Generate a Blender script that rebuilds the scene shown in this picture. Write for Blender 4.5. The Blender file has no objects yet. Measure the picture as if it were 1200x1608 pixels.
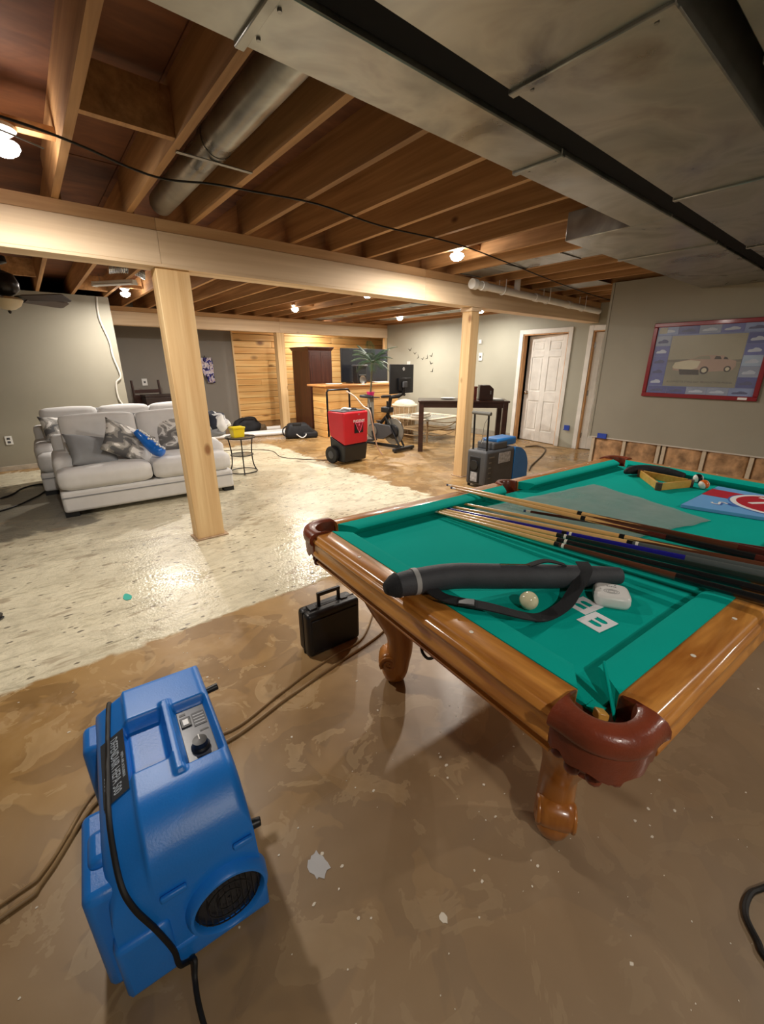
import bpy, bmesh, math, random
from mathutils import Vector, Matrix, noise as mnoise

random.seed(7)
scene = bpy.context.scene
COL = scene.collection
PI = math.pi

# ------------------------------------------------------------------ camera
YAW, PITCH, EYE = math.radians(50.8), math.radians(19.4), 1.48
fw = Vector((math.cos(YAW)*math.cos(PITCH), math.sin(YAW)*math.cos(PITCH), -math.sin(PITCH)))
rt = Vector((math.sin(YAW), -math.cos(YAW), 0))
up = rt.cross(fw)
cam_data = bpy.data.cameras.new('camera')
cam_data.sensor_fit = 'HORIZONTAL'; cam_data.sensor_width = 36.0
cam_data.lens = 657.0/1200.0*36.0
cam_data.clip_start = 0.02; cam_data.clip_end = 100
cam = bpy.data.objects.new('camera', cam_data); COL.objects.link(cam)
M = Matrix((rt, up, -fw)).transposed().to_4x4(); M.translation = (0, 0, EYE)
cam.matrix_world = M
scene.camera = cam

# ------------------------------------------------------------------ world, exposure
world = bpy.data.worlds.new('world'); scene.world = world; world.use_nodes = True
world.node_tree.nodes['Background'].inputs[0].default_value = (0.9, 0.85, 0.8, 1)
world.node_tree.nodes['Background'].inputs[1].default_value = 0.02
vs = scene.view_settings
vs.view_transform = 'Standard'; vs.look = 'None'; vs.gamma = 1.0; vs.use_curve_mapping = False
vs.exposure = 0.12
BULB_W = 62.0                      # light of one ceiling bulb
BULB_COL = (1.0, 0.92, 0.82)

# ------------------------------------------------------------------ materials
MATS = {}
def S(r, g, b):
    def c(v):
        v /= 255.0
        return v/12.92 if v <= 0.04045 else ((v+0.055)/1.055)**2.4
    return (c(r), c(g), c(b))
def new_mat(name):
    m = bpy.data.materials.new(name); m.use_nodes = True
    nt = m.node_tree; b = nt.nodes['Principled BSDF']
    return m, nt, b
def nd(nt, t, **kw):
    n = nt.nodes.new(t)
    for k, v in kw.items(): setattr(n, k, v)
    return n
def lk(nt, a, b): nt.links.new(a, b)
def mathn(nt, op, a, b=None, clamp=False):
    n = nd(nt, 'ShaderNodeMath', operation=op); n.use_clamp = clamp
    for i, v in enumerate((a, b)):
        if v is None: continue
        if isinstance(v, (int, float)): n.inputs[i].default_value = v
        else: lk(nt, v, n.inputs[i])
    return n.outputs[0]
def mixc(nt, f, a, b):
    n = nd(nt, 'ShaderNodeMix', data_type='RGBA')
    for sock, v in ((n.inputs[0], f), (n.inputs[6], a), (n.inputs[7], b)):
        if isinstance(v, (int, float)): sock.default_value = v
        elif isinstance(v, tuple): sock.default_value = (*v[:3], 1)
        else: lk(nt, v, sock)
    return n.outputs[2]
def ramp(nt, fac, stops, interp='LINEAR'):
    n = nd(nt, 'ShaderNodeValToRGB'); cr = n.color_ramp; cr.interpolation = interp
    while len(cr.elements) < len(stops): cr.elements.new(0.5)
    for e, (p, c) in zip(cr.elements, stops):
        e.position = p; e.color = (*c[:3], 1) if isinstance(c, tuple) else (c, c, c, 1)
    lk(nt, fac, n.inputs[0]); return n.outputs[0]
def coords(nt, scale=(1, 1, 1), kind='Object', loc=(0, 0, 0)):
    tc = nd(nt, 'ShaderNodeTexCoord'); mp = nd(nt, 'ShaderNodeMapping')
    mp.inputs['Scale'].default_value = scale; mp.inputs['Location'].default_value = loc
    lk(nt, tc.outputs[kind], mp.inputs[0]); return mp.outputs[0]
def noise(nt, vec, scale, detail=4, rough=0.55, dist=0.0):
    n = nd(nt, 'ShaderNodeTexNoise')
    n.inputs['Scale'].default_value = scale; n.inputs['Detail'].default_value = detail
    n.inputs['Roughness'].default_value = rough; n.inputs['Distortion'].default_value = dist
    lk(nt, vec, n.inputs['Vector']); return n.outputs[0]
def bump(nt, b, height, strength, dist=0.01):
    n = nd(nt, 'ShaderNodeBump'); n.inputs['Strength'].default_value = strength; n.inputs['Distance'].default_value = dist
    lk(nt, height, n.inputs['Height']); lk(nt, n.outputs[0], b.inputs['Normal'])
def rnd(nt): return nd(nt, 'ShaderNodeObjectInfo').outputs['Random']

def plain(name, col, rough=0.5, metal=0.0, var=0.08, vscale=6, bmp=0.0, bscale=60, coat=0.0, spec=None):
    if name in MATS: return MATS[name]
    m, nt, b = new_mat(name)
    v = coords(nt)
    n = noise(nt, v, vscale, 3)
    lo = tuple(c*(1-var) for c in col); hi = tuple(min(1, c*(1+var)) for c in col)
    lk(nt, ramp(nt, n, [(0.3, lo), (0.7, hi)]), b.inputs['Base Color'])
    b.inputs['Roughness'].default_value = rough; b.inputs['Metallic'].default_value = metal
    if coat: b.inputs['Coat Weight'].default_value = coat; b.inputs['Coat Roughness'].default_value = 0.1
    if spec is not None: b.inputs['Specular IOR Level'].default_value = spec
    if bmp: bump(nt, b, noise(nt, v, bscale, 3), bmp)
    MATS[name] = m; return m

def wood(name, c1, c2, axis=0, rough=0.5, grain=14, stretch=0.06, knots=0.0, knot_col=(0.12, 0.05, 0.02), coat=0.0, vary=0.12, kscale=1.0):
    """grain runs along local axis; each object gets its own shift and tint"""
    if name in MATS: return MATS[name]
    m, nt, b = new_mat(name)
    tc = nd(nt, 'ShaderNodeTexCoord'); r = rnd(nt)
    cx = nd(nt, 'ShaderNodeCombineXYZ')
    for i in range(3): lk(nt, mathn(nt, 'MULTIPLY', r, 11.3 + 7*i), cx.inputs[i])
    va = nd(nt, 'ShaderNodeVectorMath', operation='ADD'); lk(nt, tc.outputs['Object'], va.inputs[0]); lk(nt, cx.outputs[0], va.inputs[1])
    mp = nd(nt, 'ShaderNodeMapping'); sc = [1, 1, 1]; sc[axis] = stretch
    mp.inputs['Scale'].default_value = sc; lk(nt, va.outputs[0], mp.inputs[0])
    g = noise(nt, mp.outputs[0], grain, 4, 0.6, 0.8)
    g2 = noise(nt, mp.outputs[0], grain*5, 2, 0.5)
    gg = mathn(nt, 'ADD', mathn(nt, 'MULTIPLY', g, 0.75), mathn(nt, 'MULTIPLY', g2, 0.25))
    col = ramp(nt, gg, [(0.34, c1), (0.5, tuple((a+d)/2 for a, d in zip(c1, c2))), (0.64, c2)])
    if knots:
        mk = nd(nt, 'ShaderNodeMapping'); s2 = [1, 1, 1]; s2[axis] = 0.55
        mk.inputs['Scale'].default_value = s2; lk(nt, va.outputs[0], mk.inputs[0])
        vo = nd(nt, 'ShaderNodeTexVoronoi'); vo.inputs['Scale'].default_value = 3.2*kscale; lk(nt, mk.outputs[0], vo.inputs['Vector'])
        kn = ramp(nt, vo.outputs['Distance'], [(0.0, 1.0), (0.05*knots, 1.0), (0.11*knots, 0.0), (1.0, 0.0)])
        col = mixc(nt, mathn(nt, 'MULTIPLY', kn, 0.85), col, knot_col)
    hsv = nd(nt, 'ShaderNodeHueSaturation'); lk(nt, col, hsv.inputs['Color'])
    lk(nt, mathn(nt, 'ADD', mathn(nt, 'MULTIPLY', r, 2*vary), 1-vary), hsv.inputs['Value'])
    lk(nt, hsv.outputs[0], b.inputs['Base Color'])
    b.inputs['Roughness'].default_value = rough
    if coat: b.inputs['Coat Weight'].default_value = coat; b.inputs['Coat Roughness'].default_value = 0.12
    bump(nt, b, gg, 0.15, 0.004)
    MATS[name] = m; return m

def emit(name, col, strength):
    if name in MATS: return MATS[name]
    m, nt, b = new_mat(name)
    b.inputs['Base Color'].default_value = (*col, 1)
    b.inputs['Emission Color'].default_value = (*col, 1); b.inputs['Emission Strength'].default_value = strength
    MATS[name] = m; return m

def glassy(name, col, alpha, rough=0.15, var=0.0):
    if name in MATS: return MATS[name]
    m, nt, b = new_mat(name)
    b.inputs['Base Color'].default_value = (*col, 1); b.inputs['Roughness'].default_value = rough
    a = noise(nt, coords(nt), 5, 3)
    lk(nt, ramp(nt, a, [(0.3, max(0, alpha-var)), (0.7, min(1, alpha+var))]), b.inputs['Alpha'])
    MATS[name] = m; return m

def floor_material():
    m, nt, b = new_mat('concrete_floor')
    tc = nd(nt, 'ShaderNodeTexCoord'); P = tc.outputs['Object']
    sx = nd(nt, 'ShaderNodeSeparateXYZ'); lk(nt, P, sx.inputs[0]); X, Y = sx.outputs[0], sx.outputs[1]
    n1 = noise(nt, P, 1.3, 4, 0.62, 0.4); n2 = noise(nt, P, 5.0, 4, 0.6, 1.0); n3 = noise(nt, P, 28, 2, 0.6)
    # brown bare concrete
    brown = ramp(nt, n1, [(0.28, S(124, 95, 58)), (0.45, S(152, 119, 74)), (0.58, S(168, 135, 88)), (0.75, S(148, 121, 86))])
    nb = noise(nt, coords(nt, (1, 1, 1), 'Object', (5, 1, 0)), 2.6, 3, 0.5, 0.7)
    blot = ramp(nt, nb, [(0.50, 0.0), (0.515, 0.5), (0.60, 0.38)])
    brown = mixc(nt, blot, brown, S(118, 92, 60))
    blot2 = ramp(nt, n2, [(0.56, 0.0), (0.575, 0.45), (0.66, 0.3)])
    brown = mixc(nt, blot2, brown, S(190, 162, 118))
    pale = ramp(nt, noise(nt, coords(nt, (1, 1, 1), 'Object', (3.1, 7.7, 0)), 2.2, 4, 0.7), [(0.56, 0.0), (0.68, 0.4)])
    brown = mixc(nt, pale, brown, S(186, 158, 122))
    grey = ramp(nt, mathn(nt, 'ADD', mathn(nt, 'MULTIPLY', mathn(nt, 'SUBTRACT', 2.2, Y), 0.38), mathn(nt, 'MULTIPLY', n1, 0.4)), [(0.35, 0.0), (1.05, 0.75)])
    brown = mixc(nt, grey, brown, S(138, 122, 102))
    # cream adhesive patch
    st = noise(nt, coords(nt, (1.3, 4.2, 1)), 3.0, 5, 0.72, 1.8)
    cream = ramp(nt, st, [(0.28, S(150, 142, 120)), (0.42, S(202, 194, 168)), (0.55, S(228, 220, 194)), (0.75, S(186, 177, 152))])
    big = ramp(nt, n1, [(0.42, 0.0), (0.62, 0.5)])
    cream = mixc(nt, big, cream, S(190, 182, 158))
    vor = nd(nt, 'ShaderNodeTexVoronoi'); vor.inputs['Scale'].default_value = 9.0
    lk(nt, coords(nt, (1, 2.1, 1)), vor.inputs['Vector'])
    dist = mathn(nt, 'ADD', vor.outputs['Distance'], mathn(nt, 'MULTIPLY', n3, 0.35))
    spk = ramp(nt, dist, [(0.31, 1.0), (0.37, 0.0)])
    spk = mathn(nt, 'MULTIPLY', spk, ramp(nt, n2, [(0.40, 0.0), (0.50, 0.9)]))
    cream = mixc(nt, spk, cream, S(104, 96, 84))
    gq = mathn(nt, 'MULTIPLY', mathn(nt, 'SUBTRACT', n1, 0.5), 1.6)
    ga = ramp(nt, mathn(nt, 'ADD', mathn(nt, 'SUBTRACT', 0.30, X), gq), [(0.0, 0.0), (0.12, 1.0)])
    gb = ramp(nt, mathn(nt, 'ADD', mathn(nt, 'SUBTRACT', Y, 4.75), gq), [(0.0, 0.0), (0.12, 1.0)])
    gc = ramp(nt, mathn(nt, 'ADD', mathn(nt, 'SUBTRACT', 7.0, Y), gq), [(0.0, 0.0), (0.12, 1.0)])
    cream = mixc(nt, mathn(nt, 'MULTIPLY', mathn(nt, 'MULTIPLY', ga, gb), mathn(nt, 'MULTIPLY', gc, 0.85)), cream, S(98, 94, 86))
    sn = ramp(nt, noise(nt, coords(nt, (1.2, 2.6, 1), 'Object', (9, 2, 0)), 2.4, 3, 0.6, 1.2), [(0.60, 0.0), (0.66, 0.55)])
    cream = mixc(nt, sn, cream, S(150, 132, 108))
    swn = nd(nt, 'ShaderNodeTexWave', wave_type='RINGS', rings_direction='SPHERICAL'); swn.inputs['Scale'].default_value = 1.6
    swn.inputs['Distortion'].default_value = 14; swn.inputs['Detail'].default_value = 3; swn.inputs['Detail Scale'].default_value = 1.2
    lk(nt, coords(nt, (1, 1, 1), 'Object', (-0.5, -3.4, 0)), swn.inputs['Vector'])
    cream = mixc(nt, ramp(nt, swn.outputs[0], [(0.80, 0.0), (0.97, 0.14)]), cream, S(150, 142, 122))
    # patch outline
    e1 = mathn(nt, 'ADD', mathn(nt, 'SUBTRACT', 3.5, X), mathn(nt, 'MULTIPLY', mathn(nt, 'SUBTRACT', n2, 0.5), 0.5))
    e2 = mathn(nt, 'ADD', mathn(nt, 'SUBTRACT', Y, 2.36), mathn(nt, 'MULTIPLY', mathn(nt, 'SUBTRACT', n2, 0.5), 0.12))
    e3 = mathn(nt, 'ADD', mathn(nt, 'SUBTRACT', 8.0, Y), mathn(nt, 'MULTIPLY', mathn(nt, 'SUBTRACT', n2, 0.5), 0.6))
    mk = mathn(nt, 'MULTIPLY', ramp(nt, e1, [(0.0, 0.0), (0.06, 1.0)]), mathn(nt, 'MULTIPLY', ramp(nt, e2, [(0.0, 0.0), (0.03, 1.0)]), ramp(nt, e3, [(0.0, 0.0), (0.1, 1.0)])))
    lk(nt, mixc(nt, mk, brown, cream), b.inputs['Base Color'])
    wet = ramp(nt, noise(nt, P, 0.9, 3, 0.6, 0.6), [(0.40, 0.46), (0.52, 0.34), (0.60, 0.16)])
    wr = mathn(nt, 'ADD', wet, mathn(nt, 'MULTIPLY', mk, 0.05))
    wr = mathn(nt, 'SUBTRACT', wr, mathn(nt, 'MULTIPLY', mk, 0.12)); lk(nt, wr, b.inputs['Roughness'])
    h = mathn(nt, 'ADD', mathn(nt, 'MULTIPLY', n3, mathn(nt, 'ADD', 0.12, mathn(nt, 'MULTIPLY', mk, 0.9))), mathn(nt, 'MULTIPLY', mathn(nt, 'MULTIPLY', st, mk), 0.4))
    n4 = noise(nt, P, 60, 1, 0.5)
    h = mathn(nt, 'ADD', h, mathn(nt, 'MULTIPLY', mathn(nt, 'MULTIPLY', n4, mk), 0.9))
    bump(nt, b, h, 0.4, 0.006)
    return m

def galvanized():
    m, nt, b = new_mat('galvanized_steel')
    v = coords(nt)
    n = noise(nt, v, 2.2, 4, 0.5, 1.5)
    lk(nt, ramp(nt, n, [(0.3, S(120, 120, 118)), (0.5, S(164, 164, 160)), (0.7, S(142, 142, 138))]), b.inputs['Base Color'])
    b.inputs['Metallic'].default_value = 0.75
    lk(nt, ramp(nt, n, [(0.3, 0.25), (0.7, 0.45)]), b.inputs['Roughness'])
    bump(nt, b, noise(nt, v, 1.6, 2, 0.4, 0.5), 0.5, 0.06)
    return m

def camo(name, cols, scale=7):
    m, nt, b = new_mat(name)
    n = noise(nt, coords(nt, (1, 1.6, 1)), scale, 2, 0.4, 0.8)
    lk(nt, ramp(nt, n, [(0.0, cols[0]), (0.42, cols[1]), (0.5, cols[2]), (0.57, cols[3])], 'CONSTANT'), b.inputs['Base Color'])
    b.inputs['Roughness'].default_value = 0.9
    MATS[name] = m; return m

FLOOR = floor_material()
GALV = galvanized()
WALL = plain('taupe_wall_paint', S(150, 145, 130), 0.6, 0, 0.04, 1.5, 0.05, 120)
WALLD = plain('grey_wall_paint', S(128, 123, 115), 0.6, 0, 0.04, 1.5, 0.05, 120)
WALLG = plain('sage_wall_paint', S(176, 175, 160), 0.6, 0, 0.04, 1.5, 0.05, 120)
CUT = plain('drywall_edge', S(196, 188, 176), 0.9)
PINE_X = wood('pine_beam', S(214, 186, 150), S(238, 214, 182), 0, 0.6, 7, 0.03, 0.5, S(150, 110, 70), 0, 0.05, 0.6)
PINE_Z = wood('pine_post', S(214, 174, 122), S(240, 210, 160), 2, 0.55, 9, 0.04, 0.8, S(140, 90, 50), 0, 0.05, 0.8)
JOIST = wood('joist_lumber', S(146, 104, 62), S(196, 150, 100), 1, 0.7, 10, 0.04, 0.5, S(80, 40, 20), 0, 0.18, 0.6)
SUBFLOOR = wood('subfloor_sheathing', S(84, 46, 24), S(120, 72, 38), 0, 0.75, 5, 0.3, 0.0, (0, 0, 0), 0, 0.15)
PLANK = wood('knotty_pine_plank', S(226, 166, 92), S(252, 214, 146), 0, 0.45, 9, 0.05, 1.8, S(110, 60, 26), 0.15, 0.09, 0.8)
PLANKY = wood('knotty_pine_plank_end', S(226, 166, 92), S(250, 208, 136), 1, 0.45, 9, 0.05, 2.2, S(110, 60, 26), 0.15, 0.08, 0.8)
OAK_U = wood('honey_oak_long', S(158, 90, 28), S(224, 156, 74), 0, 0.32, 13, 0.12, 0, (0, 0, 0), 0.5, 0.06)
OAK_V = wood('honey_oak_cross', S(158, 90, 28), S(224, 156, 74), 1, 0.32, 13, 0.12, 0, (0, 0, 0), 0.5, 0.06)
OAK_Z = wood('honey_oak_leg', S(146, 84, 28), S(190, 124, 54), 2, 0.32, 9, 0.08, 0, (0, 0, 0), 0.5, 0.06)
LEATHER = plain('oxblood_leather', S(122, 54, 32), 0.34, 0, 0.2, 14, 0.12, 160, 0.2)
FELT = plain('teal_felt', S(0, 170, 156), 0.95, 0, 0.05, 3, 0.05, 400, 0, 0.1)
WHITE = plain('white_paint', S(232, 230, 224), 0.4)
WHITEPL = plain('white_plastic', S(234, 234, 232), 0.35, 0, 0.03)
BLACKPL = plain('black_plastic', S(22, 23, 26), 0.42, 0, 0.15, 20, 0.05, 300)
BLACKRUB = plain('black_rubber', S(17, 17, 18), 0.6)
BLACKMET = plain('black_metal', S(20, 20, 22), 0.35, 0.3)
DARKGREY = plain('charcoal_plastic', S(74, 76, 80), 0.5, 0, 0.1, 10, 0.05, 200)
GREYMET = plain('grey_metal', S(140, 140, 138), 0.35, 0.8)
CHROME = plain('chrome', S(210, 210, 210), 0.12, 1.0, 0.02)
BLUE = plain('blue_polyethylene', S(28, 124, 218), 0.38, 0, 0.06, 4, 0.06, 180)
BLUE2 = plain('blue_machine_plastic', S(36, 120, 196), 0.4, 0, 0.06)
RED = plain('red_polyethylene', S(196, 30, 44), 0.4, 0, 0.06, 4, 0.05, 180)
SOFA = plain('light_grey_upholstery', S(216, 215, 214), 0.9, 0, 0.04, 8, 0.2, 350, 0, 0.2)
SOFAD = plain('grey_pillow_fabric', S(140, 142, 145), 0.9, 0, 0.06, 8, 0.2, 350, 0, 0.2)
WALNUT = wood('dark_espresso_wood', S(38, 20, 16), S(60, 32, 24), 0, 0.35, 10, 0.08, 0, (0, 0, 0), 0.2, 0.06)
MAHOG = wood('mahogany_wardrobe', S(66, 34, 24), S(92, 50, 34), 2, 0.4, 8, 0.08, 0, (0, 0, 0), 0.2, 0.06)
KRAFT = plain('kraft_insulation', S(172, 134, 96), 0.8, 0, 0.5, 9, 0.8, 12)
STUDW = plain('weathered_stud', S(196, 180, 156), 0.8, 0, 0.15, 12)

# ------------------------------------------------------------------ mesh builder
class MB:
    def __init__(s): s.v = []; s.f = []
    def add(s, vs, fs):
        o = len(s.v); s.v += [tuple(v) for v in vs]; s.f += [tuple(i+o for i in f) for f in fs]; return s
    def box(s, x0, x1, y0, y1, z0, z1):
        return s.add([(x0,y0,z0),(x1,y0,z0),(x1,y1,z0),(x0,y1,z0),(x0,y0,z1),(x1,y0,z1),(x1,y1,z1),(x0,y1,z1)],
                     [(3,2,1,0),(4,5,6,7),(0,1,5,4),(1,2,6,5),(2,3,7,6),(3,0,4,7)])
    def obox(s, c, size, rot=None):
        R = rot if rot else Matrix.Identity(3); h = Vector(size)/2; c = Vector(c)
        vs = [c + R @ Vector((sx*h.x, sy*h.y, sz*h.z)) for sz in (-1,1) for sx, sy in ((-1,-1),(1,-1),(1,1),(-1,1))]
        return s.add(vs, [(3,2,1,0),(4,5,6,7),(0,1,5,4),(1,2,6,5),(2,3,7,6),(3,0,4,7)])
    def rings(s, rings, cap=True, closed=True):
        n = len(rings[0]); o = []; fs = []
        for r in rings: o += r
        for i in range(len(rings)-1):
            for j in range(n if closed else n-1):
                k = (j+1) % n
                fs.append((i*n+j, i*n+k, (i+1)*n+k, (i+1)*n+j))
        if cap:
            fs.append(tuple(range(n-1, -1, -1))); fs.append(tuple((len(rings)-1)*n+j for j in range(n)))
        return s.add(o, fs)
    def cyl(s, p0, p1, r0, r1=None, n=16):
        p0, p1 = Vector(p0), Vector(p1); r1 = r0 if r1 is None else r1
        d = (p1-p0).normalized(); a = d.orthogonal().normalized(); b = d.cross(a)
        ring = lambda p, r: [p + a*math.cos(2*PI*i/n)*r + b*math.sin(2*PI*i/n)*r for i in range(n)]
        return s.rings([ring(p0, r0), ring(p1, r1)])
    def tube(s, pts, r, n=8, smooth=0, rx=None):
        pts = [Vector(p) for p in pts]
        rad = list(r) if isinstance(r, (list, tuple)) else [r]*len(pts)
        if smooth:
            q = []; qr = []
            for i in range(len(pts)-1):
                p0, p1, p2, p3 = pts[max(i-1,0)], pts[i], pts[i+1], pts[min(i+2,len(pts)-1)]
                for k in range(smooth):
                    t = k/smooth
                    q.append(0.5*((2*p1)+(p2-p0)*t+(2*p0-5*p1+4*p2-p3)*t*t+(3*p1-p0-3*p2+p3)*t**3)); qr.append(rad[i]*(1-t)+rad[i+1]*t)
            q.append(pts[-1]); qr.append(rad[-1]); pts, rad = q, qr
        d0 = (pts[1]-pts[0]).normalized(); a = d0.orthogonal().normalized(); rs = []
        for i, p in enumerate(pts):
            d = (pts[min(i+1,len(pts)-1)]-pts[max(i-1,0)])
            d = d.normalized() if d.length > 1e-9 else d0
            a = (a - d*a.dot(d)); a = a.normalized() if a.length > 1e-6 else d.orthogonal().normalized(); b = d.cross(a)
            rs.append([p + a*math.cos(2*PI*j/n)*rad[i] + b*math.sin(2*PI*j/n)*rad[i] for j in range(n)])
        return s.rings(rs)
    def lathe(s, prof, c=(0,0,0), n=24, axis='z'):
        rs = []
        for r, z in prof:
            ring = []
            for i in range(n):
                x, y = r*math.cos(2*PI*i/n), r*math.sin(2*PI*i/n)
                v = {'z': (x, y, z), 'y': (x, z, y), 'x': (z, x, y)}[axis]
                ring.append((c[0]+v[0], c[1]+v[1], c[2]+v[2]))
            rs.append(ring)
        return s.rings(rs)
    def sphere(s, c, r, n=20, m=12, sc=(1,1,1)):
        prof = [(math.sin(PI*(i+0.0)/m)*r if 0 < i < m else r*0.01, -math.cos(PI*i/m)*r) for i in range(m+1)]
        rs = [[(c[0]+q*math.cos(2*PI*j/n)*sc[0], c[1]+q*math.sin(2*PI*j/n)*sc[1], c[2]+z*sc[2]) for j in range(n)] for q, z in prof]
        return s.rings(rs)
    def prism(s, poly, h0, h1, f=lambda a, b, h: (a, b, h)):
        n = len(poly)
        return s.add([f(a, b, h0) for a, b in poly]+[f(a, b, h1) for a, b in poly],
                     [tuple(range(n-1,-1,-1)), tuple(range(n,2*n))]+[(i,(i+1)%n,n+(i+1)%n,n+i) for i in range(n)])
    def grid(s, nu, nv, fn, wrap=False):
        vs = [fn(i/(nu-1), j/(nv-1)) for i in range(nu) for j in range(nv)]
        return s.add(vs, [(i*nv+j, (i+1)*nv+j, (i+1)*nv+j+1, i*nv+j+1) for i in range(nu-1) for j in range(nv-1)])
    def mesh(s, name, mat, smooth=False, fix=True):
        me = bpy.data.meshes.new(name); me.from_pydata(s.v, [], s.f); me.validate()
        if fix:
            bm = bmesh.new(); bm.from_mesh(me); bmesh.ops.recalc_face_normals(bm, faces=bm.faces); bm.to_mesh(me); bm.free()
        if mat: me.materials.append(mat)
        if smooth:
            for p in me.polygons: p.use_smooth = True
        return me
    def build(s, name, mat, parent=None, bevel=0, seg=2, smooth=False, loc=None, rot=None, subd=0, solid=0, auto=True):
        me = s.mesh(name, mat, smooth or bevel > 0)
        o = bpy.data.objects.new(name, me); COL.objects.link(o)
        if parent: o.parent = parent
        if loc: o.location = loc
        if rot: o.rotation_euler = rot
        if solid:
            md = o.modifiers.new('s', 'SOLIDIFY'); md.thickness = solid; md.offset = 0
        if bevel:
            md = o.modifiers.new('b', 'BEVEL'); md.width = bevel; md.segments = seg; md.limit_method = 'ANGLE'; md.angle_limit = math.radians(40)
        if subd:
            md = o.modifiers.new('u', 'SUBSURF'); md.levels = subd; md.render_levels = subd
        if (bevel or smooth) and auto:
            try: me.set_sharp_from_angle(angle=math.radians(45))
            except Exception: pass
        return o

def thing(name, label, cat, loc=(0,0,0), rz=0, group=None):
    o = bpy.data.objects.new(name, None); COL.objects.link(o); o.empty_display_size = 0.1
    o.location = loc; o.rotation_euler = (0, 0, rz); o['label'] = label; o['category'] = cat
    if group: o['group'] = group
    return o
def tag(o, label, cat, group=None):
    o['label'] = label; o['category'] = cat
    if group: o['group'] = group
    return o
def struct(o, label=None):
    o['kind'] = 'structure'
    if label: o['label'] = label
    return o
def share(name, mesh, parent, loc=(0,0,0), rot=(0,0,0), scale=(1,1,1)):
    o = bpy.data.objects.new(name, mesh); COL.objects.link(o); o.parent = parent
    o.location = loc; o.rotation_euler = rot; o.scale = scale; return o
def copy_tree(o, parent=None):
    c = o.copy(); COL.objects.link(c)
    if parent: c.parent = parent
    for ch in list(o.children): copy_tree(ch, c)
    return c
def text(name, body, size, mat, parent, loc, rot, extrude=0.0006, align='CENTER', scale=(1,1,1)):
    cu = bpy.data.curves.new('tmp', 'FONT'); cu.body = body; cu.size = size; cu.extrude = extrude
    cu.align_x = align; cu.align_y = 'CENTER'; cu.resolution_u = 2
    t = bpy.data.objects.new('tmp', cu); COL.objects.link(t)
    dg = bpy.context.evaluated_depsgraph_get(); dg.update()
    me = bpy.data.meshes.new_from_object(t.evaluated_get(dg)); bpy.data.objects.remove(t); bpy.data.curves.remove(cu)
    me.materials.clear(); me.materials.append(mat)
    o = bpy.data.objects.new(name, me); COL.objects.link(o); o.parent = parent
    o.location = loc; o.scale = scale
    if isinstance(rot, Matrix): o.rotation_euler = rot.to_euler()
    else: o.rotation_euler = rot
    return o

# ================================================================== STRUCTURE
CEIL = 2.45          # underside of the joists
floor = struct(MB().box(-2.6, 9.6, -2.6, 10.6, -0.1, 0).build('floor', FLOOR), 'brown concrete basement floor with a cream adhesive patch')

struct(MB().box(-2.6, 1.25, 8.15, 8.27, 0.0, CEIL).build('wall_left', WALL), 'grey painted wall behind the sofas')
struct(MB().box(1.13, 1.25, 8.27, 10.4, 0.0, CEIL).build('wall_alcove', WALLD), 'side wall of the alcove')
wall_back = struct(MB().box(-2.6, 9.5, 10.4, 10.5, 0.0, 2.69).build('wall_back', WALLD), 'grey alcove wall with knotty pine planks')
struct(MB().box(-2.72, -2.6, -2.6, 10.5, 0.0, 2.69).build('wall_side', WALL), 'side wall of the basement')
struct(MB().box(-2.6, 9.5, -2.72, -2.6, 0.0, 2.69).build('wall_front', WALL), 'wall opposite the plank wall')
struct(MB().box(9.5, 9.62, -2.6, 10.5, 0.0, 2.69).build('wall_outer', WALLG), 'outer wall beyond the doors')
# wall with the two doors
D1, D2 = (4.16, 5.08), (2.86, 3.72)
w = MB()
w.box(7.7, 7.82, D1[1], 9.3, 0, CEIL); w.box(7.7, 7.82, D1[0], D1[1], 2.03, CEIL); w.box(7.7, 7.82, D2[1], D1[0], 0, CEIL)
w.box(7.7, 7.82, D2[0], D2[1], 2.03, CEIL); w.box(7.7, 7.82, 2.75, D2[0], 0, CEIL)
struct(w.build('wall_right', WALLG), 'pale sage wall with two doors')
struct(MB().box(7.82, 9.5, 9.18, 9.3, 0, CEIL).build('wall_bar', WALLG), 'return wall at the end of the bar')
struct(MB().box(6.12, 7.7, 2.63, 2.75, 0, CEIL).build('wall_partition', WALLG), 'partition beside the second door')
# picture wall: drywall above, studs and kraft insulation in the flood cut below
pw = struct(MB().box(6.0, 6.012, -2.6, 2.72, 0.54, CEIL).build('wall_picture', WALL), 'taupe wall with flood cut drywall, holding the framed poster')
MB().box(6.012, 6.1, -2.6, 2.75, 0.55, CEIL).build('backing', WALL, pw)
MB().box(5.997, 6.013, -2.6, 2.72, 0.525, 0.54).build('cut_edge', CUT, pw)
stud_me = MB().box(0, 0.09, -0.019, 0.019, 0.04, 0.56).mesh('stud', STUDW)
ys = [2.68, 2.27, 1.86, 1.80, 1.38, 0.94, 0.53, 0.12, -0.29, -0.7, -1.1, -1.5]
for y in ys: share('stud', stud_me, pw, (6.012, y, 0))
MB().box(6.01, 6.1, -2.6, 2.7, 0, 0.04).build('bottom_plate', PINE_X, pw)
for a, b in zip(ys[:-1], ys[1:]):
    if a-b < 0.1: continue
    ins = MB()
    def fn(u, v, a=a, b=b):
        yy = a-0.02-(a-b-0.04)*u; zz = 0.05+0.5*v
        q = mnoise.noise(Vector((yy*7, zz*7, a)))
        edge = min(u, 1-u, 0.12)/0.12
        return (6.05-0.03*edge-0.022*q*edge, yy, zz)
    ins.grid(14, 14, fn).build('insulation_batt', KRAFT, pw, smooth=True, auto=False, solid=0.01)
trim_c = struct(MB().box(5.992, 6.1, 2.72, 2.75, 0.54, CEIL).build('trim_1', WALL), 'drywall corner of the picture wall')

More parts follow.
